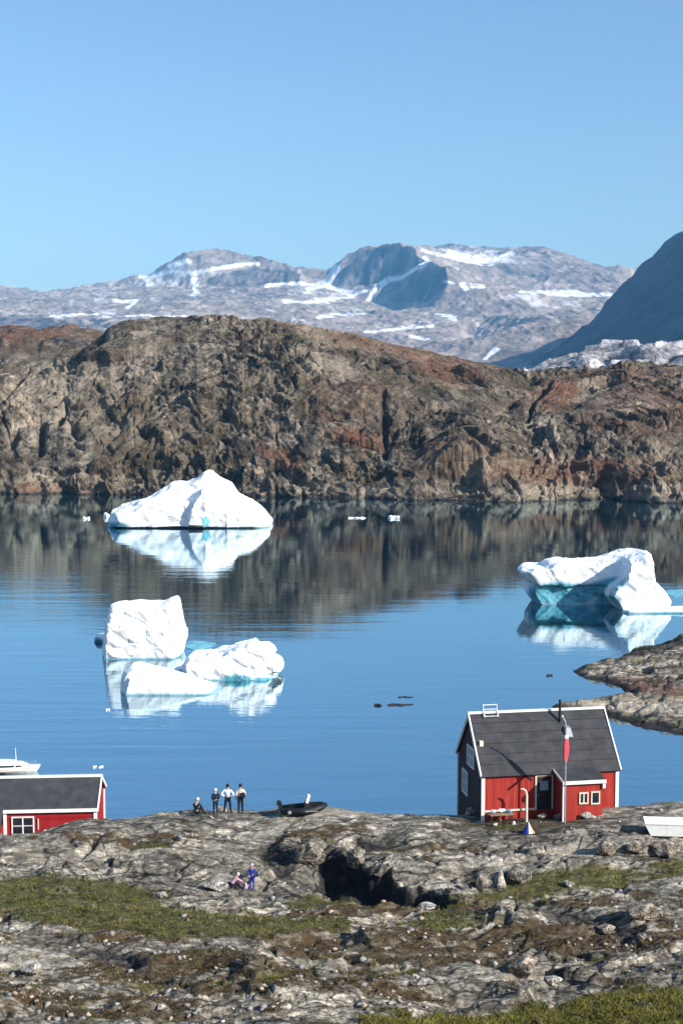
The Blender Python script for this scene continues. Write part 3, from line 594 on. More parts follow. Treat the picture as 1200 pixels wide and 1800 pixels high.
Z = np.where(inside & (sd_ > 0.4), np.maximum(Z, 0.12), Z)
pxx, pyy = proj(X, Y, Z); n = fbm(X*0.2, Y*0.3, 831, 4)
g = sst(0.2, 0.6, 0.6*blob(pxx, pyy, 1150, 1268, 110, 8, 2)+0.45*blob(pxx, pyy, 1150, 1130, 70, 8, -14)+0.5*n)
rr = sst(0.3, 0.7, 0.8*blob(pxx, pyy, 1130, 1205, 90, 14, 4)+0.5*n); l = np.clip(blob(pxx, pyy, 1160, 1240, 120, 14, 2)+0.6*blob(pxx, pyy, 1060, 1242, 60, 8)+0.3*n, 0, 1)
wet_dark = 1-sst(0.15, 0.55, Z+0.15*n)
wet_dark = np.maximum(wet_dark, 0.85*blob(pxx, pyy, 1150, 1140, 90, 9, -14, .4)); wet_dark = np.maximum(wet_dark, .7*sst(.1,.5, pn(u*0.12, v*0.9, 855))*blob(pxx, pyy, 1110, 1190, 110, 26, 0, .4))  # dark bands across the rock above the waterline
tag(gridmesh('headland', X, Y, Z, M['head'], (g, rr*0.8, l), (wet_dark, 0*l, 0*l)), 'banded rocky headland reaching into the fjord behind the red house', kind='structure')

# ------------------------------------------------------------------ icebergs
def iceberg(name, chunks, voxel, disp, seed, label, D0, teal=None, rough=0.6, cat='iceberg', shift=0.0):
    """chunks: (outline in photo pixels, near distance, depth, lean) each closed and overlapping, fused into one solid, then weathered"""
    bm = bmesh.new()
    for poly, D, dep, lean in chunks:
        cx = sum(p[0] for p in poly)/len(poly); cy = sum(p[1] for p in poly)/len(poly); rings = []
        for t, k in ((0, 0.86), (0.22, 0.97), (0.55, 1.0), (0.85, 0.9), (1.0, 0.72)):
            ring = []
            for (a, b_) in poly:
                q = P(cx+(a-cx)*k, cy+(b_-cy)*k, D)
                zz = q.z-(0.25*dep*t*0 if True else 0); q = Vector((q.x+lean*t*dep, D+dep*t, zz)); ring.append(bm.verts.new(q))
            rings.append(ring)
        tri = tessellate_polygon([[v.co.copy() for v in rings[0]]]); n = len(poly)
        for t in tri:
            bm.faces.new([rings[0][i] for i in t]); bm.faces.new([rings[-1][i] for i in reversed(t)])
        for a, c in zip(rings[:-1], rings[1:]):
            for k in range(n): bm.faces.new((a[k], a[(k+1) % n], c[(k+1) % n], c[k]))
    bmesh.ops.recalc_face_normals(bm, faces=bm.faces[:])
    me = bpy.data.meshes.new(name); bm.to_mesh(me); bm.free()
    o = bpy.data.objects.new(name, me); C.objects.link(o)
    md = o.modifiers.new('r', 'REMESH'); md.mode = 'VOXEL'; md.voxel_size = voxel
    dg = bpy.context.evaluated_depsgraph_get(); ev = bpy.data.meshes.new_from_object(o.evaluated_get(dg)); o.modifiers.clear(); o.data = ev
    n = len(ev.vertices); co = np.zeros(n*3, np.float32); ev.vertices.foreach_get('co', co); co = co.reshape(-1, 3)
    no = np.zeros(n*3, np.float32); ev.vertex_normals.foreach_get('vector', no); no = no.reshape(-1, 3)
    q = co/disp; a, b_, c = q[:, 0], q[:, 1], q[:, 2]
    bl, kk = vor(a*0.35+c*0.21, c*0.4+b_*0.3, seed, 1.1); bl2, k2 = vor(a*0.9-b_*.3, c*0.95+b_*0.6, seed+9, 1.1)
    dz = disp*rough*(0.75*fbm(a*0.3+c*0.2, b_*0.3-c*0.3, seed+2, 4)+0.45*bl+0.08*kk+0.2*bl2)
    dz *= sst(-0.3, 0.5, co[:, 2]/disp)*0.8+0.2
    co = co+no*dz[:, None]; ev.vertices.foreach_set('co', co.ravel().astype(np.float32)); ev.update()
    px_, py_ = proj(co[:, 0], co[:, 1], co[:, 2]); tz = np.zeros(n)
    for (cx, cy, rx, ry, an) in (teal or []): tz = np.maximum(tz, blob(px_, py_, cx, cy, rx, ry, an, 0.3))
    tz = np.maximum(tz*sst(-0.2, 0.3, -no[:, 1]), 0.8*(1-sst(0.08, 0.35, co[:, 2])))
    setcol(ev, 'zone', np.stack([tz, tz*0, tz*0], -1)); ev.materials.append(M['ice'])
    ev.polygons.foreach_set('use_smooth', np.zeros(len(ev.polygons), bool))
    # origin at the waterline under its middle
    c0 = Vector((float(co[:, 0].mean()), float(co[:, 1].mean()), 0)); ev.transform(Matrix.Translation(-c0)); o.location = c0
    o.location.x += shift; return tag(o, label, cat)
B = 20
iceberg('iceberg', [([(186,925+6),(192,903),(215,893),(250,880),(275,866),(300,853),(325,852),(350,844),(362,833),(370,833),(382,845),(405,852),(420,872),(445,882),(465,895),(482,918),(480,931)], 350, 20, 0.0),
    ([(190,930),(200,905),(260,888),(330,880),(372,872),(400,886),(450,895),(478,915),(476,932)], 346, 10, 0.0),
    ([(330,930),(345,880),(362,858),(374,880),(365,930)], 344, 8, 0)], 0.5, 2.4, 901,
    'broad white iceberg with a peaked top, nearest the far shore', 350, [(368,917,7,10,0),(205,925,26,7,0)], 0.34, shift=-0.8)
iceberg('iceberg', [([(180,1172),(184,1128),(188,1100),(198,1070),(215,1066),(240,1066),(285,1066),(300,1060),(312,1058),(316,1075),(322,1100),(328,1120),(326,1150),(318,1180),(250,1185)], 171, 8.5, 0.05),
    ([(172,1132),(180,1118),(240,1122),(238,1133)], 183, 3, 0)], 0.22, 1.0, 921,
    'blocky square white iceberg standing behind a low ice wedge', 171, [(178,1128,12,8,0)], 0.36, shift=-0.7)
iceberg('iceberg', [([(214,1228),(216,1195),(222,1182),(235,1175),(262,1182),(300,1192),(345,1206),(378,1216),(402,1223),(398,1229)], 150.5, 6, 0.0),
    ([(215,1228),(225,1190),(280,1195),(360,1217),(395,1224),(390,1230)], 150, 4, 0)], 0.13, 0.8, 941,
    'low white ice wedge tapering to the right, in front of the square iceberg', 150, [(230,1228,30,3,0)], 0.14, shift=-0.55)
iceberg('iceberg', [([(318,1206),(320,1170),(330,1158),(360,1155),(395,1152),(420,1140),(432,1136),(446,1130),(452,1140),(470,1140),(484,1150),(480,1166),(497,1172),(500,1184),(485,1192),(494,1206),(440,1212),(380,1210)], 158, 7, 0.1),
    ([(300,1204),(312,1180),(335,1170),(345,1204)], 161, 4, 0)], 0.14, 0.9, 961,
    'ragged white iceberg with a turquoise hollow and spiky right end', 158, [(425,1196,30,11,0),(322,1192,22,14,30),(475,1195,26,5,0),(375,1206,28,5,0)], 0.40, shift=-0.5)
iceberg('iceberg', [([(914,1008),(925,1001),(960,999),(966,992),(985,988),(1000,992),(1050,993),(1085,987),(1110,980),(1140,973),(1148,973),(1150,985),(1140,1005),(1100,1015),(1090,1034),(1050,1032),(1000,1034),(935,1034),(925,1022)], 216, 11, 0.0),
    ([(928,1018),(1000,1015),(1095,1012),(1092,1070),(1000,1072),(945,1068),(930,1045)], 217, 9, 0.0),
    ([(1092,1080),(1068,1052),(1078,1035),(1098,1020),(1105,985),(1140,974),(1148,974),(1152,1000),(1156,1030),(1172,1045),(1182,1060),(1180,1082)], 210, 9, 0.05),
    ([(1090,1085),(1096,1072),(1230,1074),(1260,1086)], 208, 3, 0)], 0.28, 1.3, 981,
    'tall white iceberg with an undercut turquoise arm, beside the rocky headland', 210, [(985,1044,70,22,0),(1060,1032,45,14,-15),(1180,1080,60,5,0),(1065,1060,22,24,0)], 0.3)
tq = MB(); 
def shelf(pts, z=0.05):
    ring = [P(a, b_, float(shoreD(b_))) for a, b_ in pts]; m_ = MB(); m_.prism([Vector((p.x, p.y, -0.5)) for p in ring], (0, 0, 0.5+z))
    return m_
def shelfobj(pts, label, z=0.05):
    m_ = shelf(pts, z); o = m_.build('ice_shelf', None); me = o.data; setcol(me, 'zone', np.array([0.95, 0, 0])); me.materials.append(M['ice']); return tag(o, label, 'ice shelf')
shelfobj([(326,1138),(330,1128),(345,1126),(380,1131),(372,1137),(345,1144)], 'thin turquoise ice shelf awash behind the square iceberg')
shelfobj([(1166,1042),(1175,1037),(1260,1036),(1260,1050),(1185,1050)], 'thin turquoise ice shelf awash at the right edge beside the tall iceberg')
def icebit(px_, py_, wpx, hpx, label, seed, dark=False):
    D = float(shoreD(py_)); s = D/F; rng = random.Random(seed); bm = bmesh.new(); c = P(px_, py_, D)
    for k in range(3): rockmesh(bm, ((k-1)*wpx*s*0.28, rng.uniform(-.2, .2), hpx*s*0.2*rng.uniform(0, 1)), (wpx*s*0.3, wpx*s*0.3, hpx*s*0.9), rng)
    me = bpy.data.meshes.new('ice_floe'); bm.to_mesh(me); bm.free()
    if not dark: setcol(me, 'zone', np.zeros(3))
    o = link('skerry' if dark else 'ice_floe', me, M['darkstone'] if dark else M['ice']); o.location = (c.x, c.y, 0)
    return tag(o, label, 'rock' if dark else 'ice floe')
icebit(152,912,12,4,'small white ice floe left of the broad peaked iceberg',1)
icebit(188,893+16,10,8,'small ice lump touching the left tip of the broad peaked iceberg',2)
icebit(693,911,20,6,'small white ice floe alone in the dark hill reflection',3)
icebit(627,911,30,2.5,'thin grey ice floe left of the lone white floe in the hill reflection',4)
icebit(190,1249,7,4,'tiny ice floe left of the low ice wedge',5)
icebit(166,1349,7,3,'left one of two tiny ice floes above the left red house',6)
icebit(178,1349,7,3,'right one of two tiny ice floes above the left red house',7)
icebit(664,1240,14,4,'small dark rock awash, left of the longer one in mid fjord',8,True)
icebit(702,1240,44,3,'long low dark rock awash in mid fjord',9,True)
icebit(712,1226,26,1.2,'thin dark rock awash just behind the long one in mid fjord',10,True)
icebit(965,1188,12,3,'tiny dark rock awash off the tip of the rocky headland',11,True)
print('ice done')
#PART2
# ------------------------------------------------------------------ houses
def house_window(parent, x0, x1, z0, z1, y, mat=None, panes=2, bars=1, frame=M['white'], axis='x', pane_mat=None):
    """white casement in a wall facing -y (axis x) or -x (axis y); frame with glazing bars, the panes are a sub-part"""
    T = Matrix.Identity(4) if axis == 'x' else Matrix(((0,1,0,0),(-1,0,0,0),(0,0,1,0),(0,0,0,1))).inverted()
    if axis == 'y': T = Matrix(((0,1,0,0),(1,0,0,0),(0,0,1,0),(0,0,0,1)))
    f = 0.07; m = MB()
    m.box(x0, x1, y-0.05, y+0.03, z0, z0+f, T); m.box(x0, x1, y-0.05, y+0.03, z1-f, z1, T)
    m.box(x0, x0+f, y-0.048, y+0.03, z0+f, z1-f, T); m.box(x1-f, x1, y-0.048, y+0.03, z0+f, z1-f, T)
    for k in range(1, panes):
        xc = x0+(x1-x0)*k/panes; m.box(xc-0.035, xc+0.035, y-0.046, y+0.03, z0+f, z1-f, T)
    for k in range(1, bars+1):
        zc = z0+(z1-z0)*k/(bars+1); m.box(x0+f, x1-f, y-0.042, y+0.02, zc-0.02, zc+0.02, T)
    fo = m.build('window', frame, parent)
    MB().box(x0+f*0.6, x1-f*0.6, y-0.012, y+0.035, z0+f*0.6, z1-f*0.6, T).build('pane', pane_mat or M['glass'], fo)
    return fo
def gable(m, x0, x1, D, zb, ze, zr):
    """closed house body with pointed ends at x0 and x1"""
    m.prism([(x0,0,zb),(x0,D,zb),(x0,D,ze),(x0,D/2,zr),(x0,0,ze)], (x1-x0,0,0)); return m
HB = HOUSE_R; W, DP = 8.1, 5.36
ze = zat(1361, 77.0)-HB.z; zr = zat(1258, 79.6)-HB.z; base = -1.9
h = empty('wooden_house', HB, AR, 'red wooden house with dark felt roof and white trim, standing whole on the rock crest', 'house')
gable(MB(), 0, W, DP, base, ze-0.02, zr-0.1).build('wall', M['red'], h)
pitch = math.atan2(zr-ze, DP/2); oh = 0.16
def roofslab(x0, x1, y0, z0, y1, z1, th, m):
    n = Vector((0, -(z1-z0), (y1-y0))).normalized()*th
    m.prism([(x0,y0,z0),(x0,y1,z1),(x0,y1+n.y*0,z1+th*1.2),(x0,y0+n.y,z0+n.z)], (x1-x0,0,0))
rf = MB(); dz = (zr-ze)/(DP/2)*oh
roofslab(-0.14, W+0.14, -oh, ze-dz, DP/2, zr, 0.09, rf); roofslab(-0.14, W+0.14, DP+oh, ze-dz, DP/2, zr, 0.09, rf)
roof = rf.build('roof', M['felt'], h)
m = MB()
for k in range(1, 6):                                              # overlapping strips of felt
    y = -oh+(DP/2+oh)*k/6; z = ze-dz+(zr-ze+dz)*k/6; m.bar((-0.13, y, z+0.135), (W+0.13, y, z+0.135), 0.05, 0.02)
m.build('felt_seam', M['felt'], roof)
for xx in (-0.17, W+0.17):
    for s in (1, -1):
        a = (xx, DP/2-s*(DP/2+oh), ze-dz+0.05); b_ = (xx, DP/2, zr+0.06); MB().bar(a, b_, 0.075, 0.21).build('bargeboard', M['white'], h)
MB().box(-0.2, W+0.2, DP/2-0.10, DP/2+0.10, zr+0.10, zr+0.22).build('ridge_board', M['white'], h)
for (xx, yy) in ((0, 0), (W, 0), (0, DP), (W, DP)):
    MB().box(xx-0.10, xx+0.10, yy-0.06 if yy == 0 else yy-0.04, yy+0.04 if yy == 0 else yy+0.06, base if yy else -0.9, ze-0.05).build('corner_board', M['white'], h)
MB().box(0.1, 3.1, -0.09, -0.03, -0.12, -0.02).build('base_board', M['cream'], h)
MB().prism([(-0.03,0.1,base),(-0.03,DP-.1,base),(-0.03,DP-.1,ze-.05),(-0.03,DP/2,zr-.2),(-0.03,.1,ze-.05)], (0.028,0,0)).build('gable_shade_sheet', M['gable_shade'], h)  # thin dark sheet, the gable's shade put into its colour
# left gable: two windows
house_window(h, 1.7, 3.2, 1.9, 3.1, -0.06, panes=2, bars=1, axis='y', pane_mat=M['curtain'])
house_window(h, 3.1, 4.3, -0.1, 1.35, -0.06, panes=1, bars=1, axis='y', pane_mat=M['curtain'])
# door in the shade of the porch
d = MB().box(3.2, 4.1, -0.05, 0.02, -0.15, 1.75).build('door', M['darkwood'], h)
MB().box(3.4, 3.9, -0.075, -0.04, 1.0, 1.55).build('window', M['curtain'], d); MB().ball((3.3, -0.08, 0.75), 0.035, 8, 6).build('handle', M['steel'], d)
m = MB(); m.box(3.11, 3.2, -0.07, 0.0, -0.15, 1.84); m.box(4.1, 4.19, -0.07, 0.0, -0.15, 1.84); m.box(3.11, 4.19, -0.07, 0.0, 1.84, 1.93); m.build('door_frame', M['cream'], h)
# porch
ax0, ax1, ay = 4.33, 6.62, -1.55; azf = zat(1382, 75.45)-HB.z; azb = ze-0.08
pw = MB(); pw.prism([(ax0,ay,-0.9),(ax0,-0.005,-0.9),(ax0,-0.005,azb),(ax0,ay,azf)], (ax1-ax0,0,0)); porch = pw.build('porch', M['red'], h)
m = MB(); roofslab(ax0-0.12, ax1+0.15, ay-0.15, azf+0.0, -0.004, azb+0.08, 0.08, m); m.build('porch_roof', M['felt'], porch)
MB().box(ax0-0.13, ax1+0.16, ay-0.21, ay-0.15, azf-0.10, azf+0.09).build('fascia', M['white'], porch)
MB().box(ax0-0.09, ax0+0.07, ay-0.06, ay+0.06, -0.9, azf-0.10).build('corner_board', M['white'], porch)
MB().box(ax1-0.02, ax1+0.14, ay-0.14, ay-0.03, azf-0.42, azf-0.10).build('corner_bracket', M['white'], porch)
MB().bar((ax0-0.14, ay-0.15, azf+0.06), (ax0-0.14, -0.02, azb+0.14), 0.05, 0.14).build('bargeboard', M['cream'], porch)
house_window(porch, 5.22, 5.77, 0.55, 1.22, ay-0.03, panes=2, bars=0, frame=M['cream'])
house_window(porch, 5.93, 6.46, 0.50, 1.25, ay-0.03, panes=1, bars=0, frame=M['cream'])
# hoist beam under the eave, roof pieces
MB().bar((2.55, 0.0, ze-0.22), (2.55, -1.0, ze-0.18), 0.10).build('beam', M['darkwood'], h)
cz = 0.62; cy = DP/2-0.55; cx = 5.30; zz = zr-(zr-ze)/(DP/2)*0.55
MB().tube([(cx, cy, zz-0.3), (cx, cy, zz+1.45)], 0.075, 10).build('stovepipe', M['black'], h)
vc = MB(); vc.loft([[(cx+.05,cy-.75,zz-.75),(cx+.62,cy-.75,zz-.75),(cx+.62,cy-.2,zz-.35),(cx+.05,cy-.2,zz-.35)],[(cx+.16,cy-.6,zz-.12),(cx+.46,cy-.6,zz-.12),(cx+.46,cy-.25,zz-.06),(cx+.16,cy-.25,zz-.06)]]); vc.build('roof_vent', M['steel'], h)
MB().box(0.12, 0.34, 1.15, 1.40, ze+1.05, ze+1.62).build('roof_vent', M['cream'], h)
def lw(x, y, z): return h.matrix_basis @ Vector((x, y, z)) if False else Vector((HB.x+x*math.cos(AR)-y*math.sin(AR), HB.y+x*math.sin(AR)+y*math.cos(AR), HB.z+z))

def toplevel(name, label, cat, loc, rz, group=None): return empty(name, loc, rz, label, cat, group)
# roof ladder hooked over the ridge
t = toplevel('ladder', 'white ladder hooked over the ridge of the right red house near its left end', 'ladder', lw(1.15, DP/2, zr+0.22), AR)
sl = (zr-ze)/(DP/2)
for xx in (-0.42, 0.42): MB().tube([(xx, -0.36, -0.36*sl+0.10), (xx, -0.05, 0.06), (xx, 0.0, 0.42)], 0.035, 6).build('rail', M['white'], t)
for (yy, zz_) in ((-0.30, -0.24), (-0.03, 0.12), (0.0, 0.38)): MB().tube([(-0.42, yy, zz_), (0.42, yy, zz_)], 0.025, 6).build('rung', M['white'], t)
# flagpole in front of the porch
fp = lw(4.25, -1.95, 0); fz = gz(fp.x, fp.y)
t = toplevel('flagpole', 'thin pale flagpole before the porch with a limp red and white flag', 'flagpole', (fp.x, fp.y, fz), AR)
top = zat(1268, fp.y)-fz
MB().tube([(0,0,-0.1),(0,0,top*0.96),(-0.05,0,top),(-0.22,0,top+0.28)], [0.055,0.045,0.04,0.03], 8).build('pole', M['steel'], t)
MB().ball((-0.22,0,top+0.30), 0.06, 8, 6).build('finial', M['white'], t)
z1 = zat(1292, fp.y)-fz; z0 = zat(1345, fp.y)-fz; m = MB(); secs = []
for k in range(9):
    u = k/8; z = z1+(z0-z1)*u; wd = 0.07+0.34*math.sin(math.pi*min(1, 0.12+0.86*u))**0.8; ring = []
    for j in range(12):
        a = 2*math.pi*j/12; r = 1+0.28*math.cos(3*a+u*2.5); ring.append((0.02+0.5*wd*math.cos(a)*r*0.8-0.03*u, 0.02+0.26*wd*math.sin(a)*r, z))
    secs.append(ring)
fl = m.loft(secs).build('flag', M['flag'], t, smooth=True); m = MB(); m.loft([[(x_*1.04-.004, y_*1.06, z_) for x_, y_, z_ in q_] for q_ in secs[0:2]]).build('white_band', M['whitecloth'], fl, smooth=True)
# post with a curved top
q = lw(2.30, -1.0, 0); qz = gz(q.x, q.y)
t = tag(MB().tube([(0,0,-0.1),(0,0,1.55),(-0.06,0,1.80),(-0.22,0,1.92),(-0.36,0,1.93)], [0.08,0.07,0.06,0.05,0.03], 8).build('post', M['cream']), 'weathered pale post with a bent top, left of the shaded door', 'post'); t.location = (q.x, q.y, qz); t.rotation_euler.z = AR
# table with bundles by the left of the front wall
q = lw(0.85, -0.75, 0); qz = gz(q.x, q.y)
t = toplevel('table', 'rough wooden table against the left of the red front wall, stacked with white bundles', 'table', (q.x, q.y, qz), AR)
MB().box(-0.7, 0.7, -0.3, 0.3, 0.55, 0.61).build('table_top', M['wood'], t)
for sx in (-.6, .6):
    for sy in (-.24, .24): MB().box(sx-.04, sx+.04, sy-.04, sy+.04, -0.1, .55).build('leg', M['darkwood'], t)
def bundle(dx, dy, dz_, size, mat, label, name='cloth_bundle', cat='bundle'):
    rng = random.Random(int(dx*100)+7); bm = bmesh.new(); rockmesh(bm, (0,0,0), (size[0]*1.15, size[1], size[2]*.9), rng, 12, 1.6)
    me = bpy.data.meshes.new(name); bm.to_mesh(me); bm.free(); o = link(name, me, mat, None, False); p = lw(0.85+dx, -0.75+dy, 0); o.location = (p.x, p.y, qz+dz_); return tag(o, label, cat)
bundle(-0.42, 0, .75, (.17,.16,.17), M['whitecloth'], 'left white cloth bundle on the table at the red wall')
bundle(0.05, 0, .77, (.22,.18,.19), M['whitecloth'], 'large white cloth bundle in the middle of the table at the red wall')
bundle(0.45, 0, .74, (.16,.16,.16), M['lightblue'], 'pale blue bundle at the right end of the table at the red wall')
bundle(-0.5, -.5, .12, (.15,.15,.16), M['stone'], 'small white sack on the ground before the left leg of the table', 'sack', 'sack')
bundle(0.62, -.5, .12, (.18,.15,.20), M['whitecloth'], 'white sack on the ground before the right leg of the table', 'sack', 'sack')
# peaked tarpaulin
q = ground_hit(928, 1464)
t = toplevel('tarpaulin', 'small peaked tarpaulin over gear, blue on its left and tan on its right', 'tarpaulin', q, 0.2)
def cone(m, a0, a1, r, hgt, dx):
    n = 7; apex = m.b.verts.new((0, 0, hgt)); pr = [m.b.verts.new((r*math.cos(a0+(a1-a0)*k/n)*(1+0.1*(k % 2)), r*math.sin(a0+(a1-a0)*k/n), -0.05)) for k in range(n+1)]
    c = m.b.verts.new((0, 0, -0.05))
    for a, b_ in zip(pr[:-1], pr[1:]): m.b.faces.new((apex, a, b_)); m.b.faces.new((c, b_, a))
    return m
cone(MB(), R(170), R(255), .36, .62, 0).build('left_side', M['blue'], t); cone(MB(), R(255), R(300), .35, .66, 0).build('flap', M['whitecloth'], t); cone(MB(), R(300), R(530), .38, .60, 0).build('right_side', M['orange'], t)
# white chest at the right edge
D = 74.8; q = ground_hit(1142, 1471); q.z += .06; t = toplevel('storage_chest', 'long white painted chest with a dark end, cut by the right edge', 'chest', (q.x, q.y, q.z-0.02), R(-6))
MB().box(0.05, 3.4, 0.0, 0.9, -0.35, 0.52).build('body', M['darkwood'], t)  # dark body puts the shade of the left end into its colour
MB().prism([(0.02,-0.03,-0.02),(3.43,-0.03,-0.02),(3.43,-0.16+0.1,0.62),(-0.30,-0.06,0.62)], (0,0.05,0)).build('front_board', M['white'], t)
MB().prism([(-0.30,-0.10,0.63),(3.45,-0.10,0.63),(3.45,0.95,0.72),(-0.30,0.95,0.72)], (0,0,0.05)).build('lid', M['white'], t)

# left house, its foot hidden by the rock
DL = 80.0; aL = R(4); rc = P(168, 1421, DL); WL, DPL = 9.5, 4.6
def ll(x, y): return (rc.x+x*math.cos(aL)-y*math.sin(aL), rc.y+x*math.sin(aL)+y*math.cos(aL))
h2 = empty('wooden_house', (rc.x, rc.y, rc.z-2.3), aL, 'deep red wooden house cut by the left edge, its foot hidden behind the rock', 'house')
ze = 2.3; zr = zat(1367, DL+2.3)-(rc.z-2.3)
gable(MB(), -WL, 0, DPL, -1.5, ze-.02, zr-.1).build('wall', M['red2'], h2)
m = MB(); dz = (zr-ze)/(DPL/2)*0.12; roofslab(-WL-.1, .12, -.12, ze-dz, DPL/2, zr, .09, m); roofslab(-WL-.1, .12, DPL+.12, ze-dz, DPL/2, zr, .09, m); m.build('roof', M['felt'], h2)
MB().box(-WL-.1, .2, DPL/2-.1, DPL/2+.1, zr+.08, zr+.21).build('ridge_board', M['white'], h2)
for s in (1, -1): MB().bar((.16, DPL/2-s*(DPL/2+.14), ze-dz+.04), (.16, DPL/2, zr+.06), .075, .20).build('bargeboard', M['white'], h2)
MB().box(-5.42, .2, -.20, -.13, ze-.14, ze+.05).build('fascia', M['white'], h2)
MB().box(-.10, .10, -.06, .04, -1.0, ze-.15).build('corner_board', M['white'], h2); MB().box(-.10, .10, DPL-.04, DPL+.06, -1.0, ze-.15).build('corner_board', M['white'], h2)
MB().box(-5.42, -5.24, -.10, .0, -1.0, ze-.15).build('corner_board', M['white'], h2)
house_window(h2, -4.95, -3.62, .78, 1.90, -.03, panes=2, bars=1)
MB().bar((-3.38, -.05, 1.1), (-3.38, -.05, 1.75), .06).build('batten', M['cream'], h2)
MB().box(-WL, -5.46, -.75, -.004, -1.0, 1.42).build('lean_to', M['red2'], h2)
m = MB(); roofslab(-WL-.1, -5.44, -.9, 1.42, -.06, ze, .08, m); m.build('lean_to_roof', M['felt'], h2)

# ------------------------------------------------------------------ boats
D = 33*F/(1357-700)*1.0; D = float(shoreD(1357)); q = P(63, 1357, D)
t = toplevel('cabin_cruiser', 'white cabin cruiser with a tan stripe moored behind the left red house', 'boat', (q.x-3.9*.8, q.y, 0), R(4)); t.scale = (.8, .8, .62)
L = 7.8; secs = []
for k in range(12):
    u = k/11; x = -L/2+L*u; bw = 1.25*(1-max(0, (u-0.45)/0.55)**2.2)*(0.9+0.1*min(1, u*4)); bw = max(bw, 0.03); sh = 0.62+0.42*u**1.8; rk = 0.55*u**3
    secs.append([(x+rk,-bw,sh),(x+rk*0.6,-bw*0.92,sh*.45),(x,-bw*.6,-.12),(x,0,-.3*(1-u**3)-.05),(x,bw*.6,-.12),(x+rk*0.6,bw*.92,sh*.45),(x+rk,bw,sh)])
hull = MB().loft(secs).build('hull', M['gel'], t, smooth=False)
m = MB(); 
m.prism([(-3.7,-1.27,.30),(1.2,-1.235,.36),(1.2,-1.235,.46),(-3.7,-1.27,.40)], (0,0.03,0)); m.build('stripe', M['tanstripe'], hull)
CX = 1.35; cab = MB().loft([[(-1.9,-1.0,.62),(1.9,-.75,.8),(1.9,.75,.8),(-1.9,1.0,.62)],[(-1.8,-.9,1.25),(1.2,-.68,1.22),(1.2,.68,1.22),(-1.8,.9,1.25)],[(-1.75,-.85,1.42),(.9,-.62,1.40),(.9,.62,1.40),(-1.75,.85,1.42)]]).build('cabin', M['gel'], t, bevel=.03); cab.location.x = 1.3
MB().prism([(-1.7,-.99,.92),(.35,-.86,.95),(.35,-.82,1.17),(-1.7,-.92,1.18)], (0,.03,0)).build('side_window', M['glass'], cab)
MB().prism([(.55,-.86,.95),(1.25,-.76,.97),(1.05,-.76,1.15),(.55,-.82,1.16)], (0,.03,0)).build('side_window', M['glass'], cab)
MB().loft([[(-1.5,-.7,1.44),(.5,-.55,1.44),(.5,.55,1.44),(-1.5,.7,1.44)],[(-1.4,-.6,1.72),(.1,-.5,1.68),(.1,.5,1.68),(-1.4,.6,1.72)]]).build('flybridge', M['gel'], t, bevel=.03).location.x = 1.3
MB().tube([(1.75,0,1.4),(1.7,0,3.5)], [.05,.025], 8).build('mast', M['white'], t)
m = MB(); pts = [(1.6,-.8,1.25),(2.8,-.6,1.42),(3.9,-.08,1.6),(3.9,.08,1.6),(2.8,.6,1.42),(1.6,.8,1.25)]; m.tube(pts, .018, 6)
for p in pts: m.tube([(p[0],p[1],.75),p], .014, 6)
m.build('railing', M['steel'], t)
# black inflatable boat on the rock crest
bx = P(530, 1420, 77.6); bz = max(gz(bx.x+d_, bx.y) for d_ in (-.9, -.4, 0, .4, .9))
t = toplevel('inflatable_boat', 'black inflatable boat with a white windscreen and outboard, lying on the rock crest', 'boat', (bx.x, bx.y, bz+.02), R(7))
r = .19; pts = [(-1.2,-.5,r),(0,-.52,r+.0),(.7,-.48,r+.05),(1.15,-.25,r+.13),(1.35,0,r+.17),(1.15,.25,r+.13),(.7,.48,r+.05),(0,.52,r),(-1.2,.5,r)]
MB().tube(pts, [.10,.19,.19,.18,.16,.18,.19,.19,.10], 12).build('tube', M['black'], t, smooth=True)
MB().loft([[(-1.15,-.45,.16),(-1.15,0,.02),(-1.15,.45,.16)],[(.6,-.42,.2),(.6,0,.05),(.6,.42,.2)],[(1.2,-.05,.34),(1.2,0,.28),(1.2,.05,.34)]]).build('floor', M['black'], t)
MB().box(-1.22,-1.14,-.45,.45,.05,.52).build('transom', M['black'], t)
ob = MB().loft([[(-1.45,-.12,.45),(-1.15,-.12,.45),(-1.15,.12,.45),(-1.45,.12,.45)],[(-1.42,-.1,.74),(-1.2,-.1,.70),(-1.2,.1,.70),(-1.42,.1,.74)]]).build('outboard_motor', M['black'], t, bevel=.02)
MB().box(-1.36,-1.26,-.04,.04,-.1,.45).build('leg', M['steel'], ob)
cn = MB().loft([[(.1,-.25,.1),(.55,-.22,.1),(.55,.22,.1),(.1,.25,.1)],[(.2,-.2,.62),(.5,-.18,.56),(.5,.18,.56),(.2,.2,.62)]]).build('console', M['black'], t)
MB().prism([(.22,-.2,.60),(.22,.2,.60),(.36,.17,1.02),(.36,-.17,1.02)], (.14,0,-.06)).build('windscreen', M['whitecloth'], cn)
MB().tube([(-.75,-.69,.2),(-.75,-.70,.2)], .11, 14).build('badge', M['steel'], t)
MB().box(.15,.85,-.712,-.69,.20,.26).build('stripe', M['steel'], t)
for o_ in [cab]+[c_ for c_ in t.children if c_.name.startswith('zzz')]: pass
print('built things')

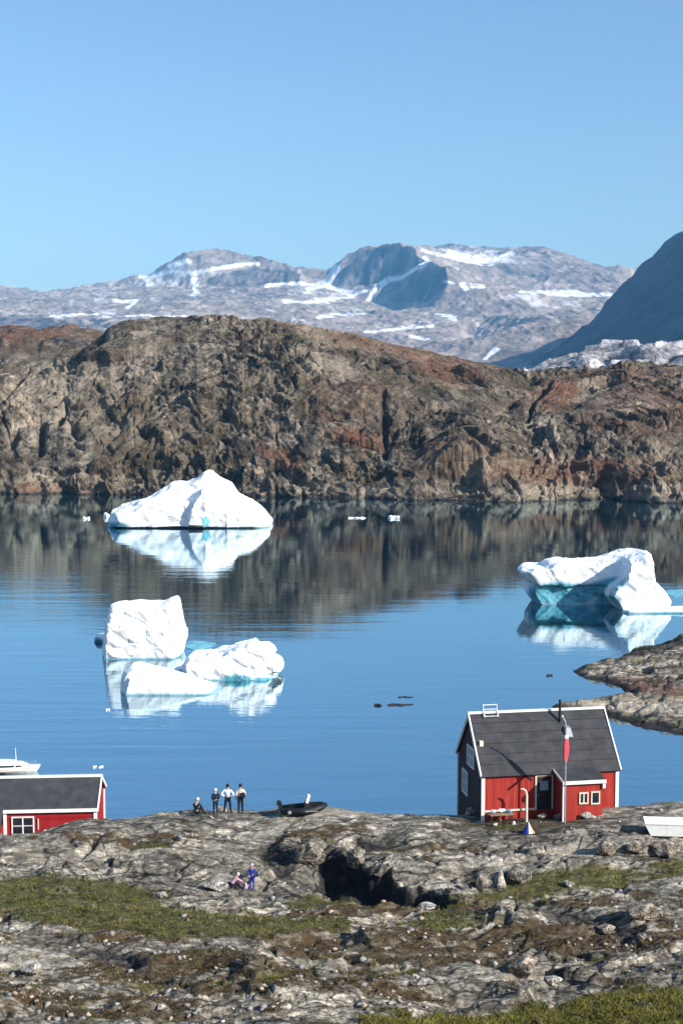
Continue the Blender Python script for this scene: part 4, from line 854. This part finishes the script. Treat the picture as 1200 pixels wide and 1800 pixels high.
# ------------------------------------------------------------------ people
def skinmesh(name, nodes, edges, root, mat, parent, sub=1):
    me = bpy.data.meshes.new(name); keys = list(nodes); ix = {k: i for i, k in enumerate(keys)}
    me.from_pydata([nodes[k][0] for k in keys], [(ix[a], ix[b_]) for a, b_ in edges], [])
    o = bpy.data.objects.new(name, me); C.objects.link(o); md = o.modifiers.new('s', 'SKIN'); md.branch_smoothing = 0.4
    for k in keys:
        sv = me.skin_vertices[0].data[ix[k]]; r = nodes[k][1]; sv.radius = (r, r) if not isinstance(r, tuple) else r; sv.use_root = (k == root)
    sm = o.modifiers.new('u', 'SUBSURF'); sm.levels = sub; sm.render_levels = sub
    dg = bpy.context.evaluated_depsgraph_get(); ev = bpy.data.meshes.new_from_object(o.evaluated_get(dg)); o.modifiers.clear(); old = o.data; o.data = ev; bpy.data.meshes.remove(old)
    ev.name = name; ev.materials.append(mat); ev.polygons.foreach_set('use_smooth', np.ones(len(ev.polygons), bool)); o.parent = parent; return o
def crest_at(px_, d0=74.0, d1=79.0):
    Ds = np.linspace(d0, d1, 60); xs = (px_-600)/F*Ds; zg = ground_full(xs, Ds)[0]; k = int(np.argmax((zg-CZ)/Ds)); return Vector((xs[k], Ds[k], zg[k]))
def person(px_, D, rz, hgt, label, pose, top, legs, hair, cap=False, shoes='black', extra=None, female=False, loc=None):
    if loc is None: p = crest_at(px_); loc = (p.x, p.y, p.z-0.02)
    t = toplevel('person', label, 'person', loc, rz); s = hgt/1.75; J = dict(
        pel=(0,0,.95), wai=(0,0,1.10), che=(0,.01,1.30), nec=(0,0,1.47), chn=(0,.02,1.55), hed=(0,.02,1.65),
        shr=(.18,0,1.40), elr=(.25,-.02,1.13), wrr=(.25,.06,.88), shl=(-.18,0,1.40), ell=(-.25,-.02,1.13), wrl=(-.25,.06,.88),
        hir=(.09,0,.90), knr=(.10,.02,.49), anr=(.11,-.02,.08), tor=(.13,.14,.04), hil=(-.09,0,.90), knl=(-.10,.02,.49), anl=(-.11,-.02,.08), tol=(-.13,.14,.04))
    J.update(pose); V = {k: Vector(v)*s for k, v in J.items()}
    Rr = dict(pel=.125, wai=.105, che=.125, nec=.055, chn=.07, hed=.092, shr=.055, elr=.042, wrr=.028, shl=.055, ell=.042, wrl=.028, hir=.085, knr=.056, anr=.038, tor=.03, hil=.085, knl=.056, anl=.038, tol=.03)
    N = {k: (V[k], Rr[k]*s) for k in V}
    E = [('pel','wai'),('wai','che'),('che','nec'),('nec','chn'),('chn','hed'),('che','shr'),('shr','elr'),('elr','wrr'),('che','shl'),('shl','ell'),('ell','wrl'),('pel','hir'),('hir','knr'),('knr','anr'),('anr','tor'),('pel','hil'),('hil','knl'),('knl','anl'),('anl','tol')]
    fw = (V['chn']-V['nec']).normalized(); fr = Vector((0,1,0)) if 'face' not in pose else Vector(pose['face']).normalized(); J.pop('face', None)
    N.pop('face', None)
    N['nos'] = (V['hed']+fr*.105*s-Vector((0,0,.02))*s, .014*s); E.append(('hed','nos'))
    sd2 = fr.cross(Vector((0,0,1))).normalized()
    for k, sg in (('ear', 1), ('eal', -1)): N[k] = (V['hed']+sd2*sg*.098*s-Vector((0,0,.015))*s, .018*s); E.append(('hed', k))
    for sd_, w_, e_ in (('r','wrr','elr'),('l','wrl','ell')):                      # palm, four fingers and a thumb
        dv_ = (V[w_]-V[e_]).normalized(); sx = dv_.cross(Vector((0,0,1))); sx = sx.normalized() if sx.length > .2 else Vector((0,1,0)); cu = sx.cross(dv_).normalized()
        N['pm'+sd_] = (V[w_]+dv_*.07*s, .032*s); E.append((w_, 'pm'+sd_))
        for k, (off, ln) in enumerate(((-.030,.062),(-.010,.075),(.010,.070),(.030,.055))):
            b0 = V[w_]+dv_*.095*s+sx*off*s; N[f'f{k}a'+sd_] = (b0, .0095*s); N[f'f{k}b'+sd_] = (b0+(dv_*.8+cu*.3).normalized()*ln*.55*s, .0085*s); N[f'f{k}c'+sd_] = (b0+(dv_*.8+cu*.3).normalized()*ln*.55*s+(dv_*.4+cu*.8).normalized()*ln*.45*s, .0075*s)
            E += [('pm'+sd_, f'f{k}a'+sd_), (f'f{k}a'+sd_, f'f{k}b'+sd_), (f'f{k}b'+sd_, f'f{k}c'+sd_)]
        N['t1'+sd_] = (V[w_]+dv_*.055*s-sx*.045*s, .012*s); N['t2'+sd_] = (V[w_]+dv_*.09*s-sx*.062*s+cu*.02*s, .010*s); E += [('pm'+sd_, 't1'+sd_), ('t1'+sd_, 't2'+sd_)]
    skinmesh('body', N, E, 'pel', M['skin'], t)
    g = lambda ks, add: {k: (V[k], (Rr[k]+add)*s) for k in ks}
    jk = g(['pel','wai','che','shr','elr','wrr','shl','ell','wrl'], .026); jk['nk'] = (V['che'].lerp(V['nec'], .75), .07*s); jk['pel'] = (V['pel'].lerp(V['wai'], .2), (.15 if not female else .16)*s)
    skinmesh('jacket', jk, [('pel','wai'),('wai','che'),('che','nk'),('che','shr'),('shr','elr'),('elr','wrr'),('che','shl'),('shl','ell'),('ell','wrl')], 'pel', M[top], t)
    tr = g(['pel','hir','knr','anr','hil','knl','anl'], .020); skinmesh('trousers', tr, [('pel','hir'),('hir','knr'),('knr','anr'),('pel','hil'),('hil','knl'),('knl','anl')], 'pel', M[legs], t)
    for sd_ in 'rl':
        a, b_ = V['an'+sd_], V['to'+sd_]; skinmesh('shoe', {'a': (a-(b_-a)*.25+Vector((0,0,-.02)), .045*s), 'b': (a.lerp(b_, .5), .048*s), 'c': (b_+(b_-a)*.25, .040*s)}, [('a','b'),('b','c')], 'a', M[shoes], t)
    m = MB(); c = V['hed']-fr*.018*s+Vector((0,0,.022))*s; m.ball(c, (.108*s, .112*s, .115*s), 14, 10)
    hc = V['hed']
    bm = m.b; cut = [v for v in bm.verts if (v.co-hc).dot(fr) > .045*s and v.co.z < hc.z+.055*s]; bmesh.ops.delete(bm, geom=cut, context='VERTS')
    m.build('hat' if cap else 'hair', M[hair], t, smooth=True)
    for sg in (1, -1): MB().ball(V['hed']+fr*.088*s+sd2*sg*.034*s+Vector((0,0,.008))*s, .011*s, 8, 6).build('eye', M['coat'], t)
    MB().ball(V['hed']+fr*.083*s-Vector((0,0,.058))*s, (.026*s,.014*s,.008*s), 8, 6).build('mouth', M['pink'], t)
    if extra: extra(t, V, s)
    return t
person(341, 77.3, R(-20), 1.75, 'person in a black coat sitting on the rock crest, left of the standing group', dict(pel=(0,-.1,.30),wai=(0,-.12,.44),che=(0,-.08,.64),nec=(.0,-.02,.80),chn=(.01,.02,.87),hed=(.03,.04,.96),shr=(.18,-.06,.72),elr=(.24,.10,.50),wrr=(.16,.28,.46),shl=(-.18,-.06,.72),ell=(-.24,.08,.50),wrl=(-.10,.28,.46),hir=(.09,-.08,.22),knr=(.14,.30,.42),anr=(.20,.52,.08),tor=(.24,.68,.05),hil=(-.09,-.08,.22),knl=(-.13,.30,.40),anl=(-.15,.52,.08),tol=(-.16,.68,.05)), 'coat', 'coat', 'fairhair', False)
person(374, 77.2, R(12), 1.56, 'short person with pale hair in a dark jacket, left of the white-clad pair', dict(wrr=(.10,.18,1.02),elr=(.25,-.03,1.12),wrl=(-.10,.18,1.02),ell=(-.25,-.03,1.12)), 'navy', 'navy', 'fairhair')
person(396, 77.0, R(-8), 1.74, 'person in a white jacket with hands on hips and legs apart', dict(elr=(.40,-.06,1.16),wrr=(.17,-.02,1.02),ell=(-.40,-.06,1.16),wrl=(-.17,-.02,1.02),knr=(.15,.02,.49),anr=(.20,0,.08),tor=(.25,.14,.04),knl=(-.15,.0,.49),anl=(-.22,-.04,.08),tol=(-.27,.10,.04)), 'whitecloth', 'coat', 'darkhair')
def bag(t, V, s):
    b_ = MB().box(-.05,.26,-.27,-.14,.98,1.28).build('bag', M['coat'], t, bevel=.03); MB().tube([(.2,-.2,1.25),(.0,-.17,1.36),(-.16,-.08,1.47)], .015, 6).build('strap', M['coat'], b_)
person(419, 77.0, R(10), 1.76, 'person in a cream top with a black bag, right end of the standing group', dict(elr=(.27,0,1.14),wrr=(.22,.16,1.0)), 'creamcloth', 'coat', 'darkhair', extra=bag, female=True)
p = ground_hit(443, 1567)
person(0, 0, R(165), 1.32, 'small person all in blue with a white cap, standing in the grassy hollow', dict(elr=(.24,.04,1.12),wrr=(.14,.2,1.0)), 'blue', 'blue', 'whitecloth', True, 'blue', loc=(p.x, p.y, p.z-.02))
p = ground_hit(416, 1563)
person(0, 0, R(-60), 1.45, 'person in a pink top crouching beside the small person in blue', dict(pel=(0,-.22,.34),wai=(0,-.14,.47),che=(0,.02,.66),nec=(0,.14,.78),chn=(0,.20,.83),hed=(0,.26,.89),shr=(.18,.08,.72),elr=(.20,.30,.56),wrr=(.12,.46,.46),shl=(-.18,.08,.72),ell=(-.20,.30,.56),wrl=(-.12,.46,.46),hir=(.09,-.20,.30),knr=(.17,.18,.42),anr=(.14,-.04,.08),tor=(.16,.12,.04),hil=(-.09,-.20,.30),knl=(-.17,.18,.42),anl=(-.14,-.04,.08),tol=(-.16,.12,.04)), 'pink', 'coat', 'fairhair', loc=(p.x-.1, p.y, p.z-.02))
bm = bmesh.new(); p = ground_hit(431, 1562); rockmesh(bm, (0,0,.14), (.16,.14,.2), random.Random(4), 22, .6); me = bpy.data.meshes.new('backpack'); bm.to_mesh(me); bm.free(); o = link('backpack', me, M['pink']); o.location = p; tag(o, 'pale pink bag on the grass between the crouching person and the one in blue', 'bag')
print('people done')

# ------------------------------------------------------------------ boulders one can tell apart
def boulder(px_, py_, wpx, hpx, mat, label, seed, depth=0.8, sink=.25):
    q = ground_hit(px_, py_); s = q.y/F; rng = random.Random(seed); bm = bmesh.new()
    w_, h_ = wpx*s/2, hpx*s
    rockmesh(bm, (0,0,h_*(.5-sink*.5)), (w_, w_*depth, h_*(.5+sink*.5)), rng, 18, 1.0)
    bmesh.ops.subdivide_edges(bm, edges=bm.edges[:], cuts=2, use_grid_fill=True)
    for v in bm.verts:
        a = pn(np.array([v.co.x*3+seed]), np.array([v.co.y*3+v.co.z*2.0]), seed)[0]; v.co += v.co.normalized()*a*.12*h_
    me = bpy.data.meshes.new('boulder'); bm.to_mesh(me); bm.free(); o = link('boulder', me, M[{'greystone': 'boulder_grey', 'tanstone': 'boulder_tan', 'stone': 'boulder_pale'}[mat]]); o.location = q
    return tag(o, label, 'boulder')
for k, a in enumerate([(918,1712,60,34,'tanstone','tan boulder with a dark cleft at its left, on the lower bare slab'),(970,1728,36,14,'stone','low pale stone just right of the tan boulder on the lower slab'),(1130,1612,66,26,'tanstone','long tan boulder on the bare slope at right, above the big slab'),(1066,1500,44,24,'tanstone','pale tan boulder below and left of the white chest'),(1118,1498,46,22,'tanstone','pale tan boulder right below the dark end of the white chest'),(1175,1500,70,22,'tanstone','broad tan boulder below the white chest at the right edge'),(878,1562,26,36,'stone','upright pale boulder at the left end of the green band'),(848,1562,34,26,'greystone','squat grey boulder left of the upright pale one'),(915,1548,50,30,'greystone','broad grey boulder right of the upright pale one'),(1000,1556,24,10,'stone','small flat white stone on the green band at right'),(750,1597,40,9,'stone','flat white stone under the black cleft'),(675,1627,12,12,'tanstone','small orange-tan stone in the grass below the black cleft'),(628,1522,44,34,'greystone','grey block left of the black cleft, with a shaded side'),(545,1520,60,40,'greystone','big grey block in the rocks right of the blue clad person'),(380,1566,56,16,'stone','low white stone left of the crouching person'),(285,1578,22,12,'stone','white stone at the edge of the grass left of the crouching person'),(60,1712,50,18,'stone','pale slab end at the lower left'),(285,1775,22,10,'stone','white stone by the bottom edge at left'),(205,1770,16,8,'stone','little white stone left of the one by the bottom edge'),(745,1730,50,9,'stone','thin pale stone lying on the dark slab, lower middle'),(870,1700,14,9,'stone','tiny white stone at the left foot of the tan boulder'),(590,1710,16,9,'stone','small white stone in the brown heath, lower middle'),(835,1430,44,16,'tanstone','pale rock in front of the left corner of the right red house'),(905,1432,22,14,'stone','white stone under the front wall of the right red house, left of the post'),(952,1440,20,12,'stone','white stone at the foot of the bent post'),(980,1440,16,12,'stone','white stone left of the flagpole foot'),(1030,1437,40,14,'stone','pale stone pile in front of the porch windows'),(1065,1640,40,14,'tanstone','tan stone in the small hollow at right'),(20,1640,24,9,'stone','flat white stone at the left edge under the grass'),(665,1555,20,10,'greystone','grey stone on the floor before the black cleft')]):
    px_, py_, w_, h_, mt, lb = a; boulder(px_, py_, w_, h_, mt, lb, 100+k)

# ------------------------------------------------------------------ loose stones, grass, heath
rs = np.random.RandomState(5)
def scatter(n, dmin=43, dmax=80, umin=-0.30, umax=0.30):
    D = 1/np.sqrt(rs.uniform(1/dmax**2, 1/dmin**2, n)); u = rs.uniform(umin, umax, n); return u*D, D
x, y = scatter(9000); z, g, r_, l_, dk_ = ground_full(x, y); px_, py_ = proj(x, y, z)
cl = fbm(x*0.5, y*0.5, 951, 3); keep = (dk_ < 0.2) & (cl+0.35*r_+0.2*l_+rs.uniform(-.5, .5, len(x)) > 0.42) & (g < 0.8)
x, y, z = x[keep][:1500], y[keep][:1500], z[keep][:1500]
protos = []
for k in range(8):
    bm = bmesh.new(); rockmesh(bm, (0,0,0), (1,.85,.62), random.Random(k+40), 13, 1.2); bm.verts.ensure_lookup_table(); bmesh.ops.triangulate(bm, faces=bm.faces[:]); bm.verts.index_update()
    protos.append((np.array([v.co[:] for v in bm.verts]), np.array([[v.index for v in f.verts] for f in bm.faces]))); bm.free()
def stones(name, label, mat, sel, s0, s1):
    co, fc, n = [], [], 0
    for i in np.where(sel)[0]:
        v, f = protos[rs.randint(8)]; a = rs.uniform(0, 6.28); sz = s0+(s1-s0)*rs.rand()**3; ca, sa = math.cos(a), math.sin(a)
        w_ = np.stack([v[:, 0]*ca-v[:, 1]*sa, v[:, 0]*sa+v[:, 1]*ca, v[:, 2]], -1)*sz+np.array([x[i], y[i], z[i]+sz*.25]); co.append(w_); fc.append(f+n); n += len(v)
    me = fastmesh(name, np.concatenate(co), np.concatenate(fc)); o = link(name, me, M[mat]); return tag(o, label, kind='stuff')
pick = rs.rand(len(x)); stones('loose_stones', 'pale stones strewn over the bedrock', 'stone', pick < .07, .03, .13); stones('loose_stones', 'tan stones strewn over the bedrock', 'tanstone', (pick >= .07) & (pick < .45), .03, .18); stones('loose_stones', 'dark stones strewn over the bedrock', 'greystone', pick >= .45, .03, .22)
def blades(name, label, mat, x, y, z, hmin, hmax, wd, per, spread, lean):
    n = len(x); X0 = np.repeat(x, per)+rs.normal(0, spread, n*per); Y0 = np.repeat(y, per)+rs.normal(0, spread, n*per); Z0 = np.repeat(z, per)-.02
    hh = np.repeat(rs.uniform(hmin, hmax, n), per)*rs.uniform(.6, 1.1, n*per); a = rs.uniform(0, 6.28, n*per); k = n*per
    dx, dy = np.cos(a)*wd, np.sin(a)*wd; lx, ly = rs.normal(0, lean, k)*hh, rs.normal(0, lean, k)*hh
    co = np.stack([np.stack([X0-dx, Y0-dy, Z0], -1), np.stack([X0+dx, Y0+dy, Z0], -1), np.stack([X0+lx*.45+dx*.7, Y0+ly*.45+dy*.7, Z0+hh*.6], -1), np.stack([X0+lx, Y0+ly, Z0+hh], -1)], 1).reshape(-1, 3)
    i = np.arange(k)*4; f = np.stack([np.stack([i, i+1, i+2], -1), np.stack([i, i+2, i+3], -1)], 1).reshape(-1, 3)
    o = link(name, fastmesh(name, co, f), M[mat]); return tag(o, label, kind='stuff')
x, y = scatter(60000); z, g, r_, l_, dk_ = ground_full(x, y); px_, py_ = proj(x, y, z); dens = fbm(x*.7, y*.7, 961, 3)
bot = blob(px_, py_, 960, 1800, 330, 42)+blob(px_, py_, 1190, 1790, 120, 40)
s_ = (g > .35) & (dens+rs.uniform(-.6, .6, len(x)) > -.05) & (bot < .4) & (dk_ < .3)
blades('grass', 'short green grass growing in the hollows between the rocks', 'grass', x[s_], y[s_], z[s_], .05, .20, .012, 6, .05, .35)
s_ = (bot > .25) & (g > .2) & (fbm(x*1.1, y*1.1, 977, 3)+rs.uniform(-.5,.5,len(x)) > -.1); blades('dwarf_shrubs', 'yellow green dwarf shrubs along the bottom edge at right', 'shrub', x[s_], y[s_], z[s_], .08, .24, .012, 16, .12, .6)
s_ = ((r_ > .35) | ((g > .15) & (g < .6))) & (rs.rand(len(x)) < .55) & (dk_ < .3)
blades('heath', 'brown and rust coloured heath between the slabs', 'heath', x[s_], y[s_], z[s_], .04, .13, .018, 7, .08, .8)
s_ = (dens > .1) & (g < .3) & (rs.rand(len(x)) < .10) & (y < 76)
blades('heath', 'sparse olive tufts in the cracks of the bare rock', 'grass', x[s_], y[s_], z[s_], .04, .12, .016, 8, .07, .7)
x, y = scatter(26000); z, g, r_, l_, dk_ = ground_full(x, y); s_ = (g > .3) & (fbm(x*.9, y*1.2, 991, 3)+rs.uniform(-.4, .4, len(x)) > .22) & (dk_ < .3)
blades('dry_grass', 'dry straw coloured stems mixed through the grass', 'straw', x[s_], y[s_], z[s_], .06, .24, .010, 6, .07, .45)
x, y = scatter(26000); z, g, r_, l_, dk_ = ground_full(x, y); s_ = (g > .25) & (fbm(x*.8+9, y*1.3, 995, 3)+rs.uniform(-.3, .3, len(x)) > .30) & (dk_ < .3)
blades('crowberry', 'dark green and brown crowberry mats in the grass', 'crow', x[s_], y[s_], z[s_], .05, .17, .020, 8, .09, .8)
#HAZE
# ------------------------------------------------------------------ air between here and the mountains
hz = NB('haze_air'); pv = hz.n('ShaderNodeVolumePrincipled'); pv.inputs['Color'].default_value = (0.20, 0.58, 1.0, 1); pv.inputs['Density'].default_value = 0.000042; pv.inputs['Anisotropy'].default_value = 0.0
hz.l(pv.outputs[0], hz.out.inputs['Volume'])
m_ = MB(); m_.box(-8300, 8300, -260, 14300, -140, 1320); haze = m_.build('haze', hz.m); tag(haze, 'thin blue air in front of the mountains', kind='stuff')
